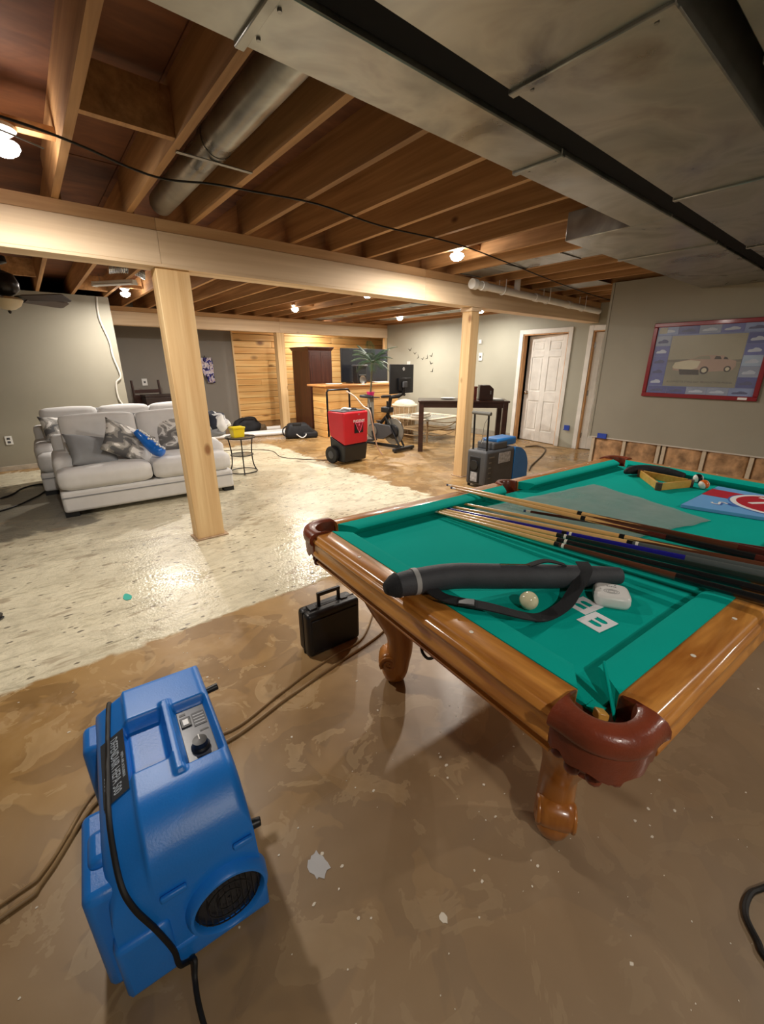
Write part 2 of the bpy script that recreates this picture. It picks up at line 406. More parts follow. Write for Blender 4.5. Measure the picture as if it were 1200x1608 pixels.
# ceiling: sheathing with joists and blocking
ceil = struct(MB().box(-2.6, 9.5, -2.6, 10.5, 2.69, 2.72).build('ceiling', SUBFLOOR), 'open ceiling of dark sheathing and bare joists')
j1 = MB().box(-0.019, 0.019, -2.6, 3.75, CEIL, 2.69).mesh('joist', JOIST)
j2 = MB().box(-0.019, 0.019, 3.71, 10.4, CEIL, 2.69).mesh('joist', JOIST)
JX = [0.38+0.4064*k for k in range(-7, 23)]
for i, x in enumerate(JX):
    share('joist', j1, ceil, (x, 0, 0)); share('joist', j2, ceil, (x+0.02, 0, 0))
def block(k, y): MB().box(JX[k]+0.02, JX[k+1]-0.02, y-0.019, y+0.019, CEIL+0.005, 2.64).build('blocking', JOIST, ceil)
block(7, 2.45); block(6, 6.9); block(5, 6.2); block(8, 7.6)
for k in range(0, 11):                                   # sheathing seams: separate panels hung just under the deck
    x0 = -2.55+k*1.1
    for jx in (0.0, 3.05, 6.1): MB().box(x0+0.004, x0+1.096, -2.5+jx+0.003, -2.5+jx+3.04, 2.682, 2.69).build('sheathing_panel', SUBFLOOR, ceil)

# planks of the back wall
for r in range(15):
    z0 = 0.12+r*0.146; x = 3.96
    cuts = [4.55+random.random()*0.6 if r % 3 == 0 else 0, 6.0+random.random()*1.2, 9.4]
    for c in cuts:
        if c <= x: continue
        MB().box(x+0.001, c-0.001, 10.37, 10.392, z0+0.003, z0+0.143).build('plank', PLANK, wall_back, bevel=0.006, seg=1)
    
        x = c
MB().box(3.96, 9.4, 10.392, 10.4, 0.1, 2.33).build('plank_backing', plain('shadow_gap', S(60, 36, 18), 0.9), wall_back)
MB().box(3.93, 3.965, 10.36, 10.4, 0.0, 2.32).build('edge_stud', PINE_Z, wall_back)
MB().box(3.96, 9.4, 10.38, 10.4, 0.0, 0.115).build('base_board', plain('raw_base_board', S(170, 132, 84), 0.8), wall_back)

# doors
def casing(n, y0, y1, label):
    m = MB()
    m.box(7.68, 7.70, y1, y1+0.08, 0, 2.11); m.box(7.68, 7.70, y0-0.08, y0, 0, 2.11); m.box(7.68, 7.70, y0, y1, 2.03, 2.11)
    o = struct(m.build('trim_%d' % n, WHITE, bevel=0.004), label)
    j = MB(); j.box(7.70, 7.82, y1-0.018, y1, 0, 2.03); j.box(7.70, 7.82, y0, y0+0.018, 0, 2.03); j.box(7.70, 7.82, y0+0.018, y1-0.018, 2.012, 2.03)
    j.build('door_jamb', wood('raw_jamb_wood', S(190, 140, 92), S(222, 178, 130), 2, 0.6, 9, 0.05), o)
    return o
casing(2, *D1, 'white casing around the six panel door'); casing(3, *D2, 'white casing of the door beside the picture wall')
def panel_door(n, hinge, ang, wdt, side, label):
    """leaf in local space: x thickness, y away from the hinge; six raised panels"""
    root = bpy.data.objects.new('door_%d' % n, None); COL.objects.link(root); struct(root, label)
    root.location = hinge; root.rotation_euler = (0, 0, ang)
    s = side
    MB().box(0.006, 0.038, min(0, s*wdt), max(0, s*wdt), 0.01, 2.005).build('leaf', WHITE, root, bevel=0.003)
    st = 0.115; pwid = (wdt-3*st)/2
    fr = MB()
    def yb(a, b): return (min(s*a, s*b), max(s*a, s*b))
    rows = [(0.22, 0.80), (0.98, 1.62), (1.73, 1.90)]
    for k in range(3):
        a = k*(st+pwid); fr.box(-0.004, 0.006, *yb(a, a+st), 0.01, 2.005)
    for z0, z1 in ((0.01, 0.22), (0.80, 0.98), (1.62, 1.73), (1.90, 2.005)):
        for k in range(2): fr.box(-0.004, 0.006, *yb(st+k*(st+pwid), st+pwid+k*(st+pwid)), z0, z1)
    fr.build('stiles', WHITE, root, bevel=0.003)
    for z0, z1 in rows:
        for k in range(2):
            a = st+k*(st+pwid)
            MB().box(-0.001, 0.007, *yb(a+0.03, a+pwid-0.03), z0+0.03, z1-0.03).build('raised_panel', WHITE, root, bevel=0.006, seg=1)
    kn = MB(); ky = s*(wdt-0.07)
    kn.lathe([(0.03, 0.0), (0.032, -0.008), (0.012, -0.012), (0.012, -0.03), (0.026, -0.04), (0.03, -0.055), (0.022, -0.066), (0.004, -0.07)], (-0.004, ky, 0.95), 16, 'x')
    kn.build('knob', CHROME, root, smooth=True)
    for z in (0.25, 1.0, 1.8): MB().box(-0.012, 0.0, *sorted((s*-0.004, s*0.014)), z-0.045, z+0.045).build('hinge', GREYMET, root)
    return root
panel_door(1, (7.745, D1[0]+0.02, 0), math.radians(-9), 0.88, 1, 'white six panel door standing slightly ajar')
panel_door(2, (7.76, D2[1]-0.02, 0), math.radians(14), 0.82, -1, 'white door beside the picture wall, ajar')

# baseboard leftovers of the left wall
struct(MB().box(-2.6, 1.25, 8.138, 8.15, 0.0, 0.07).build('baseboard_left', plain('scuffed_baseboard', S(176, 166, 150), 0.8, 0, 0.25, 9), bevel=0.002), 'scuffed pale strip at the foot of the grey wall')
struct(MB().box(7.688, 7.70, D1[1]+0.09, 9.2, 0.0, 0.12).build('baseboard_right', plain('unpainted_wall_strip', S(150, 146, 134), 0.8, 0, 0.15, 9)), 'bare strip at the foot of the sage wall')

# beams and posts
def beam(label, y, x0, x1, joints, h0=2.145):
    t = thing('support_beam', label, 'beam', (0, y, 0))
    MB().box(x0, x1, 0.02, 0.18, h0+0.02, CEIL).build('core', PINE_X, t)
    MB().box(x0, x1, 0.0, 0.2, h0, h0+0.02).build('bottom_board', PINE_X, t, bevel=0.002)
    xs = [x0]+joints+[x1]
    for a, b in zip(xs[:-1], xs[1:]):
        MB().box(a+0.001, b-0.001, 0.0, 0.02, h0+0.02, h0+0.225).build('face_board', PINE_X, t, bevel=0.002)
        MB().box(a+0.001, b-0.001, 0.006, 0.02, h0+0.227, CEIL-0.001).build('top_board', wood('pine_top_board', S(186, 142, 94), S(214, 174, 126), 0, 0.6, 9, 0.05), t, bevel=0.002)
        MB().box(a+0.001, b-0.001, 0.18, 0.2, h0+0.02, CEIL-0.001).build('back_board', PINE_X, t)
    return t
beam('long pale pine beam resting on the two square posts', 3.66, -2.6, 7.69, [0.94, 3.6])
beam('pale pine beam in front of the alcove and plank wall', 9.2, 1.26, 7.69, [4.6])
def post(label, x0, x1, y0, y1, h, shim=True):
    t = thing('support_post', label, 'post', ((x0+x1)/2, (y0+y1)/2, 0))
    a, b = (x1-x0)/2, (y1-y0)/2
    MB().box(-a, a, -b, b, 0.012, h).build('shaft', PINE_Z, t, bevel=0.004)
    MB().box(-a-0.02, a+0.03, -b-0.02, b+0.02, 0.0, 0.012).build('base_shim', plain('cracked_mortar', S(176, 150, 122), 0.9, 0, 0.2, 12), t)
    return t
post('wide square pine post in front of the grey sofa', 0.90, 1.135, 3.69, 3.835, 2.145)
p2 = post('square pine post beside the grey and blue machine', 4.43, 4.585, 3.69, 3.835, 2.145)
MB().box(-0.095, 0.095, -0.09, 0.09, 2.10, 2.143).build('cap_plate', PINE_X, p2, bevel=0.003)
post('pale pine post between plank wall and wardrobe', 4.52, 4.70, 9.22, 9.38, 2.145)
post('slim pine post where the far beam meets the sage wall', 7.62, 7.695, 9.22, 9.32, 2.145)

# ducts under the joists
DZ = 2.27
def duct(label, boxes, seams, xend=None):
    t = thing('duct', label, 'duct', (0, 0, 0))
    for b in boxes: MB().box(*b).build('duct_section', GALV, t, bevel=0.004, seg=1)
    for x, y0, y1, z in seams:
        MB().box(x-0.014, x+0.014, y0-0.006, y1+0.006, z-0.010, z+0.13).build('seam', GALV, t, bevel=0.003, seg=1)
        for yy in (y0+0.05, y1-0.05): MB().cyl((x+0.03, yy, z), (x+0.03, yy, z-0.005), 0.006, n=8).build('screw', GREYMET, t)
    return t
duct('galvanized supply duct that widens towards the picture wall',
     [(-1.6, 3.05, 1.13, 1.35, DZ, 2.44), (3.05, 5.995, 1.13, 1.77, DZ, 2.44)], [(0.62, 1.13, 1.35, DZ), (1.85, 1.13, 1.35, DZ), (3.9, 1.13, 1.77, DZ)])
duct('broad galvanized trunk duct above the pool table', [(-1.6, 5.995, 0.58, 1.02, DZ, 2.44)], [(-0.2, 0.58, 1.02, DZ), (1.35, 0.58, 1.02, DZ), (2.75, 0.58, 1.02, DZ), (4.2, 0.58, 1.02, DZ)])
duct('dim galvanized return duct at the upper right corner', [(-1.6, 5.995, -0.25, 0.53, 2.33, 2.44)], [(1.9, -0.25, 0.53, 2.33), (3.1, -0.25, 0.53, 2.33)])
sb = thing('duct_gap_shade', 'black strip added as shade in the gap between the two ducts', 'beam')  # near-black filler; its colour stands for the shade in the duct gap
MB().box(-2.6, 5.995, 1.03, 1.12, DZ+0.012, DZ+0.03).build('lower_strip', plain('gap_shade_black', S(9, 9, 14), 0.8, 0, 0.1, 6, 0, 1, 0, 0.15), sb)
MB().box(-2.6, 5.995, 1.066, 1.084, DZ+0.03, 2.435).build('middle_strip', MATS['gap_shade_black'], sb)
MB().box(-2.6, 5.995, 1.03, 1.12, 2.435, 2.449).build('upper_strip', MATS['gap_shade_black'], sb)

# round branch duct
rd = thing('round_duct', 'round galvanized branch duct between two joists', 'duct', (0.985, 0, 2.53))
MB().cyl((0, 1.36, 0), (0, 2.55, 0), 0.078, n=24).build('pipe', GALV, rd, smooth=True)
MB().cyl((0, 2.54, 0), (0, 3.62, 0), 0.074, n=24).build('pipe', GALV, rd, smooth=True)
MB().cyl((0, 2.50, 0), (0, 2.56, 0), 0.081, n=24).build('crimp', GALV, rd, smooth=True)
MB().box(-0.19, 0.19, 2.53, 2.555, -0.086, -0.082).build('strap', GREYMET, rd)
# sheet metal joist pans
for a, y0, y1, lab in ((16, 1.78, 3.62, 'sheet metal panning under a joist bay beside the wide duct'), (20, 2.8, 3.62, 'small sheet metal pan under the joists near the picture wall'),
                       (19, 3.9, 9.1, 'long pale metal pan between joists behind the pine beam'), (22, 3.9, 8.2, 'pale metal pan between joists close to the sage wall')):
    t = thing('joist_pan', lab, 'duct')
    MB().box(JX[a]+0.02, JX[a+1]-0.02, y0, y1, CEIL+0.002, CEIL+0.008).build('sheet', GALV, t)
    n = int((y1-y0)/0.6)
    for k in range(1, n+1):
        MB().box(JX[a]+0.02, JX[a+1]-0.02, y0+k*0.6-0.006, y0+k*0.6+0.006, CEIL-0.006, CEIL+0.002).build('rib', GREYMET, t)
# white drain pipe along the beam
pv = thing('drain_pipe', 'white plastic drain pipe hung along the pine beam', 'pipe')
def pz(x): return 2.35-0.023*(x-4.19)
MB().cyl((4.22, 3.5, pz(4.22)), (7.3, 3.5, pz(7.3)), 0.042, n=20).build('pipe', WHITEPL, pv, smooth=True)
MB().cyl((4.17, 3.5, pz(4.17)), (4.25, 3.5, pz(4.25)), 0.056, n=20).build('cap', WHITEPL, pv, bevel=0.006)
for x in (4.34, 5.45, 6.3): MB().cyl((x, 3.5, pz(x)), (x+0.09, 3.5, pz(x+0.09)), 0.05, n=20).build('coupling', WHITEPL, pv, bevel=0.004)
MB().cyl((5.05, 3.5, pz(5.05)), (5.05, 3.5, CEIL+0.1), 0.038, n=18).build('riser', WHITEPL, pv, smooth=True)
for x in (4.75, 5.75, 6.75):
    h = MB().tube([(x, 3.5+0.05*math.cos(a), pz(x)+0.05*math.sin(a)) for a in [PI*(1.0+k/8) for k in range(9)]], 0.006, 6)
    h.tube([(x, 3.45, pz(x)), (x, 3.45, CEIL)], 0.005, 6).tube([(x, 3.55, pz(x)), (x, 3.55, CEIL)], 0.005, 6)
    h.build('hanger', WHITEPL, pv)
# ceiling wire
wire = [(-0.6, 2.6, 2.45), (0.15, 2.66, 2.44), (0.42, 2.74, 2.44), (0.64, 2.83, 2.43), (0.82, 2.84, 2.42), (1.04, 2.79, 2.435), (1.28, 2.76, 2.44), (1.68, 2.7, 2.44),
        (2.25, 2.76, 2.43), (3.04, 2.76, 2.44), (4.03, 2.91, 2.44), (5.25, 3.13, 2.44), (6.69, 3.34, 2.44), (7.69, 3.42, 2.44)]
tag(MB().tube(wire, 0.0055, 6, 4).build('ceiling_cable', BLACKRUB, smooth=True), 'thin black cable strung under the joists', 'cable')
tag(MB().tube([(0.3, 2.9, 2.445), (0.0, 2.74, 2.44), (-0.5, 2.7, 2.44)], 0.004, 6, 4).build('ceiling_wire', plain('grey_wire', S(90, 88, 84), 0.6), smooth=True), 'short grey wire beside the bulb near the left edge', 'wire')

# ------------------------------------------------------------------ ceiling lamps
BULB_M = emit('lit_bulb', (1.0, 0.93, 0.85), 60)
PORC = plain('porcelain', S(220, 216, 208), 0.3)
def lamp(x, y, label, power=1.0):
    t = thing('ceiling_lamp', label, 'lamp', (x, y, 0), 0, 'bare bulbs on the ceiling')
    k = min(range(len(JX)), key=lambda i: abs((JX[i]+JX[i+1])/2-x) if i+1 < len(JX) else 9)
    MB().box(JX[k]+0.02-x, JX[k+1]-0.02-x, -0.03, 0.03, 2.50, 2.538).build('mounting_block', JOIST, t)
    MB().lathe([(0.062, 2.50), (0.062, 2.485), (0.045, 2.47), (0.024, 2.455), (0.02, 2.44)], (0, 0, 0), 20).build('lampholder', PORC, t, smooth=True)
    MB().lathe([(0.03, 2.445), (0.058, 2.435), (0.062, 2.42), (0.05, 2.4), (0.028, 2.385), (0.002, 2.382)], (0, 0, 0), 24).build('bulb', BULB_M, t, smooth=True)
    ld = bpy.data.lights.new('bulb_light', 'AREA'); ld.shape = 'DISK'; ld.size = 0.09; ld.energy = BULB_W*power; ld.color = BULB_COL
    lo = bpy.data.objects.new('bulb_light', ld); COL.objects.link(lo); lo.parent = t; lo.location = (0, 0, 2.37)
    return t
lamp(0.15, 2.92, 'bare bulb at the left edge near the round duct', 0.52)
lamp(3.32, 2.98, 'bright bulb in front of the pine beam near the drain pipe', 0.8)
lamp(1.36, 7.40, 'bulb above the sofas beside the fluorescent fixture', 0.85)
lamp(4.06, 7.47, 'bulb between the beams, above the pine post by the wardrobe')
lamp(4.07, 5.32, 'bulb just under the lower edge of the long beam')
lamp(6.58, 7.46, 'bulb near the sage wall with the bird decals')
lamp(6.85, 5.50, 'lamp half hidden behind the square post cap, near the sage wall', 0.45)
lamp(5.9, 9.85, 'added fill bulb, unseen behind the far beam over the bar', 0.45)  # added out of sight to brighten the plank wall
lamp(0.15, -1.35, 'added fill bulb, out of view on the air scrubber side of the room', 0.45)  # added behind the camera as fill for the foreground
lamp(3.35, -1.35, 'added fill bulb, out of view on the open side of the pool table', 0.42)  # second added fill behind the camera, lifts the table's shadow side

# ================================================================== POOL TABLE
TB = (2.069, 0.764); TA = math.radians(-4.3)
HL, HW, TZ = 1.31, 0.695, 0.81           # half size of the wooden rail tops, height
CUSH = 0.155                              # rail top plus cushion, edge to nose
CLOTH = 0.765
pt = thing('pool_table', 'honey oak pool table with teal felt and leather pockets', 'pool table', (*TB, 0), TA)
MB().box(-HL+0.10, HL-0.10, -HW+0.10, HW-0.10, 0.715, CLOTH).build('playing_surface', FELT, pt)
MB().box(-HL+0.06, HL-0.06, -HW+0.06, HW-0.06, 0.66, 0.714).build('frame', OAK_U, pt)
RW = 0.075
SIGHT = plain('pearl_inlay', S(236, 230, 214), 0.3)
def rail(a0, a1, side, axis):
    """one wooden rail with its cushion; axis 0 runs along u at v=side*HW, axis 1 along v at u=side*HL"""
    edge = HW if axis == 0 else HL
    def P(a, d, z):       # a along, d inward from the outer edge
        return (a, side*(edge-d), z) if axis == 0 else (side*(edge-d), a, z)
    prof = [(RW+0.002, 0.715), (-0.012, 0.715), (-0.018, 0.722), (-0.018, 0.734), (-0.012, 0.742), (-0.012, 0.772), (-0.014, 0.776), (-0.018, 0.784), (-0.012, 0.794), (-0.004, 0.797), (0.0, 0.805), (0.008, 0.81), (RW, 0.81), (RW+0.002, 0.808)]
    r = MB().rings([[P(a0, d, z) for d, z in prof], [P(a1, d, z) for d, z in prof]]).build('rail', OAK_U if axis == 0 else OAK_V, pt, bevel=0.0015, seg=1)
    cp = [(RW+0.001, 0.812), (RW+0.001, 0.766), (CUSH-0.03, 0.766), (CUSH-0.006, 0.792), (CUSH, 0.800), (CUSH-0.008, 0.806), (CUSH-0.03, 0.810)]
    sh = 0.055
    def off(a, d, end): return a + end*max(0.0, (d-RW))*0.75
    MB().rings([[P(off(a0, d, 1), d, z) for d, z in cp], [P(off(a1, d, -1), d, z) for d, z in cp]]).build('cushion', FELT, pt, smooth=True)
    ap = [(0.0, 0.715), (0.004, 0.695), (-0.004, 0.688), (-0.004, 0.682), (0.03, 0.682), (0.03, 0.715)]
    MB().rings([[P(a0, d, z) for d, z in ap], [P(a1, d, z) for d, z in ap]]).build('apron', OAK_U if axis == 0 else OAK_V, pt)
    n = 3
    for k in range(1, n+1):
        a = a0+(a1-a0)*k/(n+1); c = P(a, RW*0.5, 0.8103)
        MB().cyl(c, (c[0], c[1], c[2]+0.0008), 0.006, n=12).build('sight', SIGHT, r)
CG = 0.135                                # rails stop short of the corners
for s in (-1, 1):
    rail(-HL+CG, -0.07, s, 0); rail(0.07, HL-CG, s, 0); rail(-HW+CG, HW-CG, s, 1)

def corner_pocket(su, sv):
    """leather iron round a corner: swept cross-section between the two rail ends"""
    N = 22; R = 0.064
    hc = (HL-0.092, HW-0.092)              # pocket centre
    rings = []
    pts_in, pts_out = [], []
    for i in range(N+1):
        t = i/N
        a = math.radians(-52+194*t)
        pi_ = (hc[0]+R*math.cos(a), hc[1]+R*math.sin(a))
        # outer outline: along u edge, rounded corner, along v edge
        rr = 0.105; c = (HL+0.02-rr, HW+0.02-rr)
        if t < 0.3: q = t/0.3; po = (HL+0.02, HW-CG+q*(c[1]-(HW-CG)))
        elif t > 0.7: q = (t-0.7)/0.3; po = (c[0]-q*(c[0]-(HL-CG)), HW+0.02)
        else: q = (t-0.3)/0.4*PI/2; po = (c[0]+rr*math.cos(q), c[1]+rr*math.sin(q))
        if i == 0: pi_ = (HL-RW-0.0, HW-CG)
        if i == N: pi_ = (HL-CG, HW-RW-0.0)
        pts_in.append(pi_); pts_out.append(po)
    up_ = MB(); sk = MB()
    for i in range(N+1):
        a, b = pts_in[i], pts_out[i]
        def L(t, z, a=a, b=b): return (su*(a[0]+(b[0]-a[0])*t), sv*(a[1]+(b[1]-a[1])*t), z)
        rings.append([L(0, 0.742), L(0, 0.800), L(0.06, 0.813), L(0.3, 0.820), L(0.75, 0.820), L(1.0, 0.812), L(1.10, 0.798), L(1.12, 0.780), L(1.06, 0.770), L(0.9, 0.762)])
    up_.rings(rings).build('corner_pocket', LEATHER, pt, smooth=True)
    rs = []
    for i in range(N+1):
        a, b = pts_in[i], pts_out[i]; t = i/N
        drop = 0.048+0.014*math.sin(PI*t)**2+0.006*math.sin(t*PI*9)
        def L(q, z, a=a, b=b): return (su*(a[0]+(b[0]-a[0])*q), sv*(a[1]+(b[1]-a[1])*q), z)
        rs.append([L(0.86, 0.765), L(0.97, 0.765), L(0.95, 0.765-drop*0.5), L(0.92, 0.765-drop), L(0.86, 0.765-drop), L(0.84, 0.72)])
    shd = MB().rings(rs).build('pocket_skirt', LEATHER, pt, smooth=True)
    # hanging leather fringe under the pocket
    cu, cv = su*hc[0], sv*hc[1]
    bag = MB().lathe([(0.066, 0.755), (0.078, 0.70), (0.074, 0.668), (0.05, 0.645), (0.004, 0.635)], (cu, cv, 0), 20).build('pocket_bag', LEATHER, pt, smooth=True)
    for k in range(10):
        an = 2*PI*k/10
        x, y = cu+0.070*math.cos(an), cv+0.070*math.sin(an)
        MB().sphere((x, y, 0.664), 0.018, 10, 6, (1, 1, 0.9)).build('fringe_knot', LEATHER, bag, smooth=True)
    MB().lathe([(0.02, 0.648), (0.026, 0.63), (0.02, 0.612), (0.024, 0.6), (0.004, 0.594)], (cu, cv, 0), 14).build('tassel', LEATHER, bag, smooth=True)
for su in (-1, 1):
    for sv in (-1, 1): corner_pocket(su, sv)
for sv in (-1, 1):
    m = MB(); rs = []
    for i in range(13):
        a = PI*i/12; ci, co = math.cos(a), math.sin(a)
        def L(r, ro, z): return (ci*r, sv*(HW-0.07+co*ro), z)
        rs.append([L(0.052, 0.052, 0.74), L(0.052, 0.052, 0.806), L(0.056, 0.06, 0.816), L(0.068, 0.082, 0.816), L(0.072, 0.096, 0.80), L(0.072, 0.094, 0.70), L(0.066, 0.085, 0.70)])
    m.rings(rs).build('side_pocket', LEATHER, pt, smooth=True)
    MB().lathe([(0.053, 0.75), (0.053, 0.69), (0.03, 0.65), (0.004, 0.645)], (0, sv*(HW-0.06), 0), 18).build('pocket_bag', LEATHER, pt, smooth=True)
MB().box(-HL+0.095, -HL+0.125, -HW+0.09, -HW+0.12, CLOTH, CLOTH+0.002).build('cloth_edge', FELT, pt)

def leg(su, sv):
    """carved cabriole leg: knee under the apron, scroll at the foot; d = diagonal outward"""
    root = MB(); dx, dy = su*0.80, sv*0.60
    path = [(0.00, 0.70, 0.105), (0.035, 0.64, 0.110), (0.06, 0.56, 0.102), (0.066, 0.48, 0.088), (0.048, 0.40, 0.072), (0.016, 0.32, 0.060), (-0.012, 0.25, 0.054), (-0.014, 0.18, 0.054), (0.0, 0.11, 0.056), (0.008, 0.06, 0.056), (0.008, 0.02, 0.044), (0.008, 0.0, 0.030)]
    bx, by = su*(HL-0.335), sv*(0.435)
    # smooth the path
    P = []
    for i in range(len(path)-1):
        p0, p1, p2, p3 = path[max(i-1,0)], path[i], path[i+1], path[min(i+2,len(path)-1)]
        for k in range(4):
            t = k/4
            P.append([0.5*((2*p1[j])+(p2[j]-p0[j])*t+(2*p0[j]-5*p1[j]+4*p2[j]-p3[j])*t*t+(3*p1[j]-p0[j]-3*p2[j]+p3[j])*t**3) for j in range(3)])
    P.append(list(path[-1]))
    rings = []
    for d, z, r in P:
        ring = []
        for k in range(20):
            a = 2*PI*k/20; c, s_ = math.cos(a), math.sin(a)
            f = 1/((abs(c)**3+abs(s_)**3)**(1/3)); f = 0.6+0.4*f
            o, l = c*r*1.15*f, s_*r*1.05*f
            ring.append((bx+dx*(d+o)-dy*l, by+dy*(d+o)+dx*l, z))
        rings.append(ring)
    lg = MB().rings(rings).build('leg', OAK_Z, pt, smooth=True, auto=False)
    # scroll at the foot: a drum across the leg with a spiral on either face
    def Q(d, l, z): return (bx+dx*d-dy*l, by+dy*d+dx*l, z)
    NR = 20; dr = []
    for l, r_ in ((-0.052, 0.004), (-0.052, 0.036), (-0.046, 0.046), (-0.03, 0.05), (0.0, 0.051), (0.03, 0.05), (0.046, 0.046), (0.052, 0.036), (0.052, 0.004)):
        dr.append([Q(0.038+r_*math.cos(2*PI*k/NR), l, 0.125+r_*math.sin(2*PI*k/NR)) for k in range(NR)])
    MB().rings(dr).build('scroll', OAK_Z, lg, smooth=True, auto=False)
    for sd in (-1, 1):
        pts = []; rad = []
        for k in range(26):
            t = k/25; an = -0.6+t*3.6*PI; rr = 0.042*(1-0.85*t)
            pts.append(Q(0.038+rr*math.cos(an), sd*0.052, 0.125+rr*math.sin(an))); rad.append(0.008-0.003*t)
        MB().tube(pts, rad, 8).build('scroll_line', OAK_Z, lg, smooth=True, auto=False)
    # acanthus ridge down the knee
    pts = [(bx+dx*(d+r*0.98), by+dy*(d+r*0.98), z) for d, z, r in P[2:22:2]]
    MB().tube(pts, [0.006+0.012*math.sin(PI*k/(len(pts)-1)) for k in range(len(pts))], 8).build('knee_carving', OAK_Z, lg, smooth=True, auto=False)
    MB().cyl((bx, by, 0), (bx, by, 0.02), 0.02, n=12).build('foot_pad', BLACKRUB, lg)
for su in (-1, 1):
    for sv in (-1, 1): leg(su, sv)
# hook under the table edge and a torn tongue of cloth at the near pocket
MB().tube([(-1.24, -0.045, 0.682), (-1.24, -0.045, 0.61), (-1.245, -0.06, 0.59), (-1.245, -0.085, 0.585), (-1.24, -0.105, 0.6), (-1.24, -0.11, 0.62)], 0.005, 8, 5).build('hook', BLACKMET, pt, smooth=True)
fl = MB()
def flap(u, v):
    t = u; wdt = 0.017*(1-0.55*t)+0.004
    return (-1.185+0.012*t+(v-0.5)*wdt*1.2, -0.625+0.05*t+(v-0.5)*wdt*0.5, 0.76+0.105*t-0.01*(v-0.5)**2)
fl.grid(10, 6, flap).build('torn_cloth', FELT, pt, smooth=True, solid=0.004)

# ------------------------------------------------------------------ things on the table (table-local helper)
cA, sA = math.cos(TA), math.sin(TA)
def T(u, v, z=0.0): return (TB[0]+u*cA-v*sA, TB[1]+u*sA+v*cA, z)
def T0(u, v, z=0.0): return T(u-0.0 + 0.055, v+0.01, z)      # measured about the first estimate of the centre
MAPLE = wood('maple_cue', S(214, 164, 96), S(238, 196, 130), 0, 0.3, 20, 0.05, 0, (0, 0, 0), 0.4, 0.06)
CBLUE = plain('blue_lacquer', S(28, 26, 140), 0.25, 0, 0.1, 6, 0, 1, 0.4)
CBROWN = wood('brown_cue_butt', S(72, 38, 24), S(104, 58, 36), 0, 0.3, 20, 0.05, 0, (0, 0, 0), 0.5, 0.06)
CBLACK = plain('black_lacquer', S(18, 20, 24), 0.25, 0, 0.2, 6, 0, 1, 0.4)
CGREEN = plain('dark_green_lacquer', S(26, 42, 38), 0.25, 0, 0.2, 6, 0, 1, 0.4)
CGREY = plain('smoke_grey_lacquer', S(84, 92, 92), 0.3, 0, 0.1, 6, 0, 1, 0.4)
CRED = wood('rosewood_cue_butt', S(66, 22, 18), S(96, 36, 28), 0, 0.22, 20, 0.05, 0, (0, 0, 0), 0.7, 0.06)
WRAP = plain('linen_wrap', S(48, 52, 48), 0.85, 0, 0.2, 200, 0.3, 400)
FERR = plain('white_ferrule', S(236, 232, 220), 0.3)
TIPM = plain('blue_leather_tip', S(60, 80, 120), 0.9)
def cue(label, tip, far, zt, zb, shaft_m, fore_m, wrap_m, butt_m, spl=0.74, points=False):
    """tip and a far point in table coordinates; built along local x from the tip"""
    a, b = Vector(T0(*tip, zt)), Vector(T0(*far, zb)); L = 1.46
    d = (b-a).normalized()
    t = thing('pool_cue', label, 'pool cue', a, 0, 'pool cues lying across the table')
    t.rotation_euler = d.to_track_quat('X', 'Z').to_euler()
    def r(x): return 0.0062+(0.0148-0.0062)*(x/L)**1.1
    def seg(n, x0, x1, m, extra=0.0):
        return MB().cyl((x0, 0, 0), (x1, 0, 0), r(x0)+extra, r(x1)+extra, 14).build(n, m, t, smooth=True)
    seg('tip', 0, 0.012, TIPM); seg('ferrule', 0.012, 0.035, FERR); seg('shaft', 0.035, spl, shaft_m)
    seg('joint_collar', spl, spl+0.02, BLACKMET, 0.0004)
    f = seg('forearm', spl+0.02, 1.05, fore_m)
    if points:                                # spliced points of pale wood running into the dark butt
        for k in range(4):
            an = PI/4+k*PI/2
            m = MB(); x0, x1 = spl+0.02, spl+0.27
            ra, rb = r(x0)+0.0004, r(x1)+0.0004
            def q(x, o, rr): return (x, rr*math.cos(an+o), rr*math.sin(an+o))
            m.add([q(x0, -0.75, ra), q(x0, -0.3, ra), q(x0, 0.3, ra), q(x0, 0.75, ra), q(x1, 0, rb)], [(0, 1, 4), (1, 2, 4), (2, 3, 4)])
            m.build('splice_point', MAPLE, f)
    else:
        seg('ring', spl+0.03, spl+0.04, FERR, 0.0003)
    seg('wrap', 1.05, 1.32, wrap_m, 0.0003); seg('butt_sleeve', 1.32, 1.445, butt_m); seg('bumper', 1.445, L, BLACKRUB, -0.001)
    return t
Z0, ZR = 0.777, 0.824
cue('maple cue lying topmost towards the far rail', (-0.41, 0.78), (-0.145, -0.60), 0.822, 0.84, MAPLE, CBROWN, CBROWN, CRED, 0.74, True)
cue('maple cue second from the far end of the row', (-0.435, 0.72), (-0.20, -0.64), 0.822, 0.836, MAPLE, CRED, CBLACK, CRED, 0.72, True)
cue('maple cue with a black ring near its tip, third in the row', (-0.515, 0.60), (-0.255, -0.66), 0.784, 0.835, MAPLE, CBROWN, CBROWN, CBROWN, 0.80, True)
cue('pale cue with a grey green butt beside the blue cue', (-0.60, 0.60), (-0.30, -0.665), 0.784, 0.836, MAPLE, CGREY, CGREY, MAPLE, 0.86)
cue('blue shafted cue in the middle of the row', (-0.640, 0.585), (-0.345, -0.67), 0.784, 0.838, CBLUE, CBLUE, CGREY, CBLUE, 0.62)
cue('pale cue with a dark green wrapped butt', (-0.664, 0.586), (-0.405, -0.67), 0.784, 0.838, MAPLE, CGREEN, CGREEN, CGREEN, 0.62)
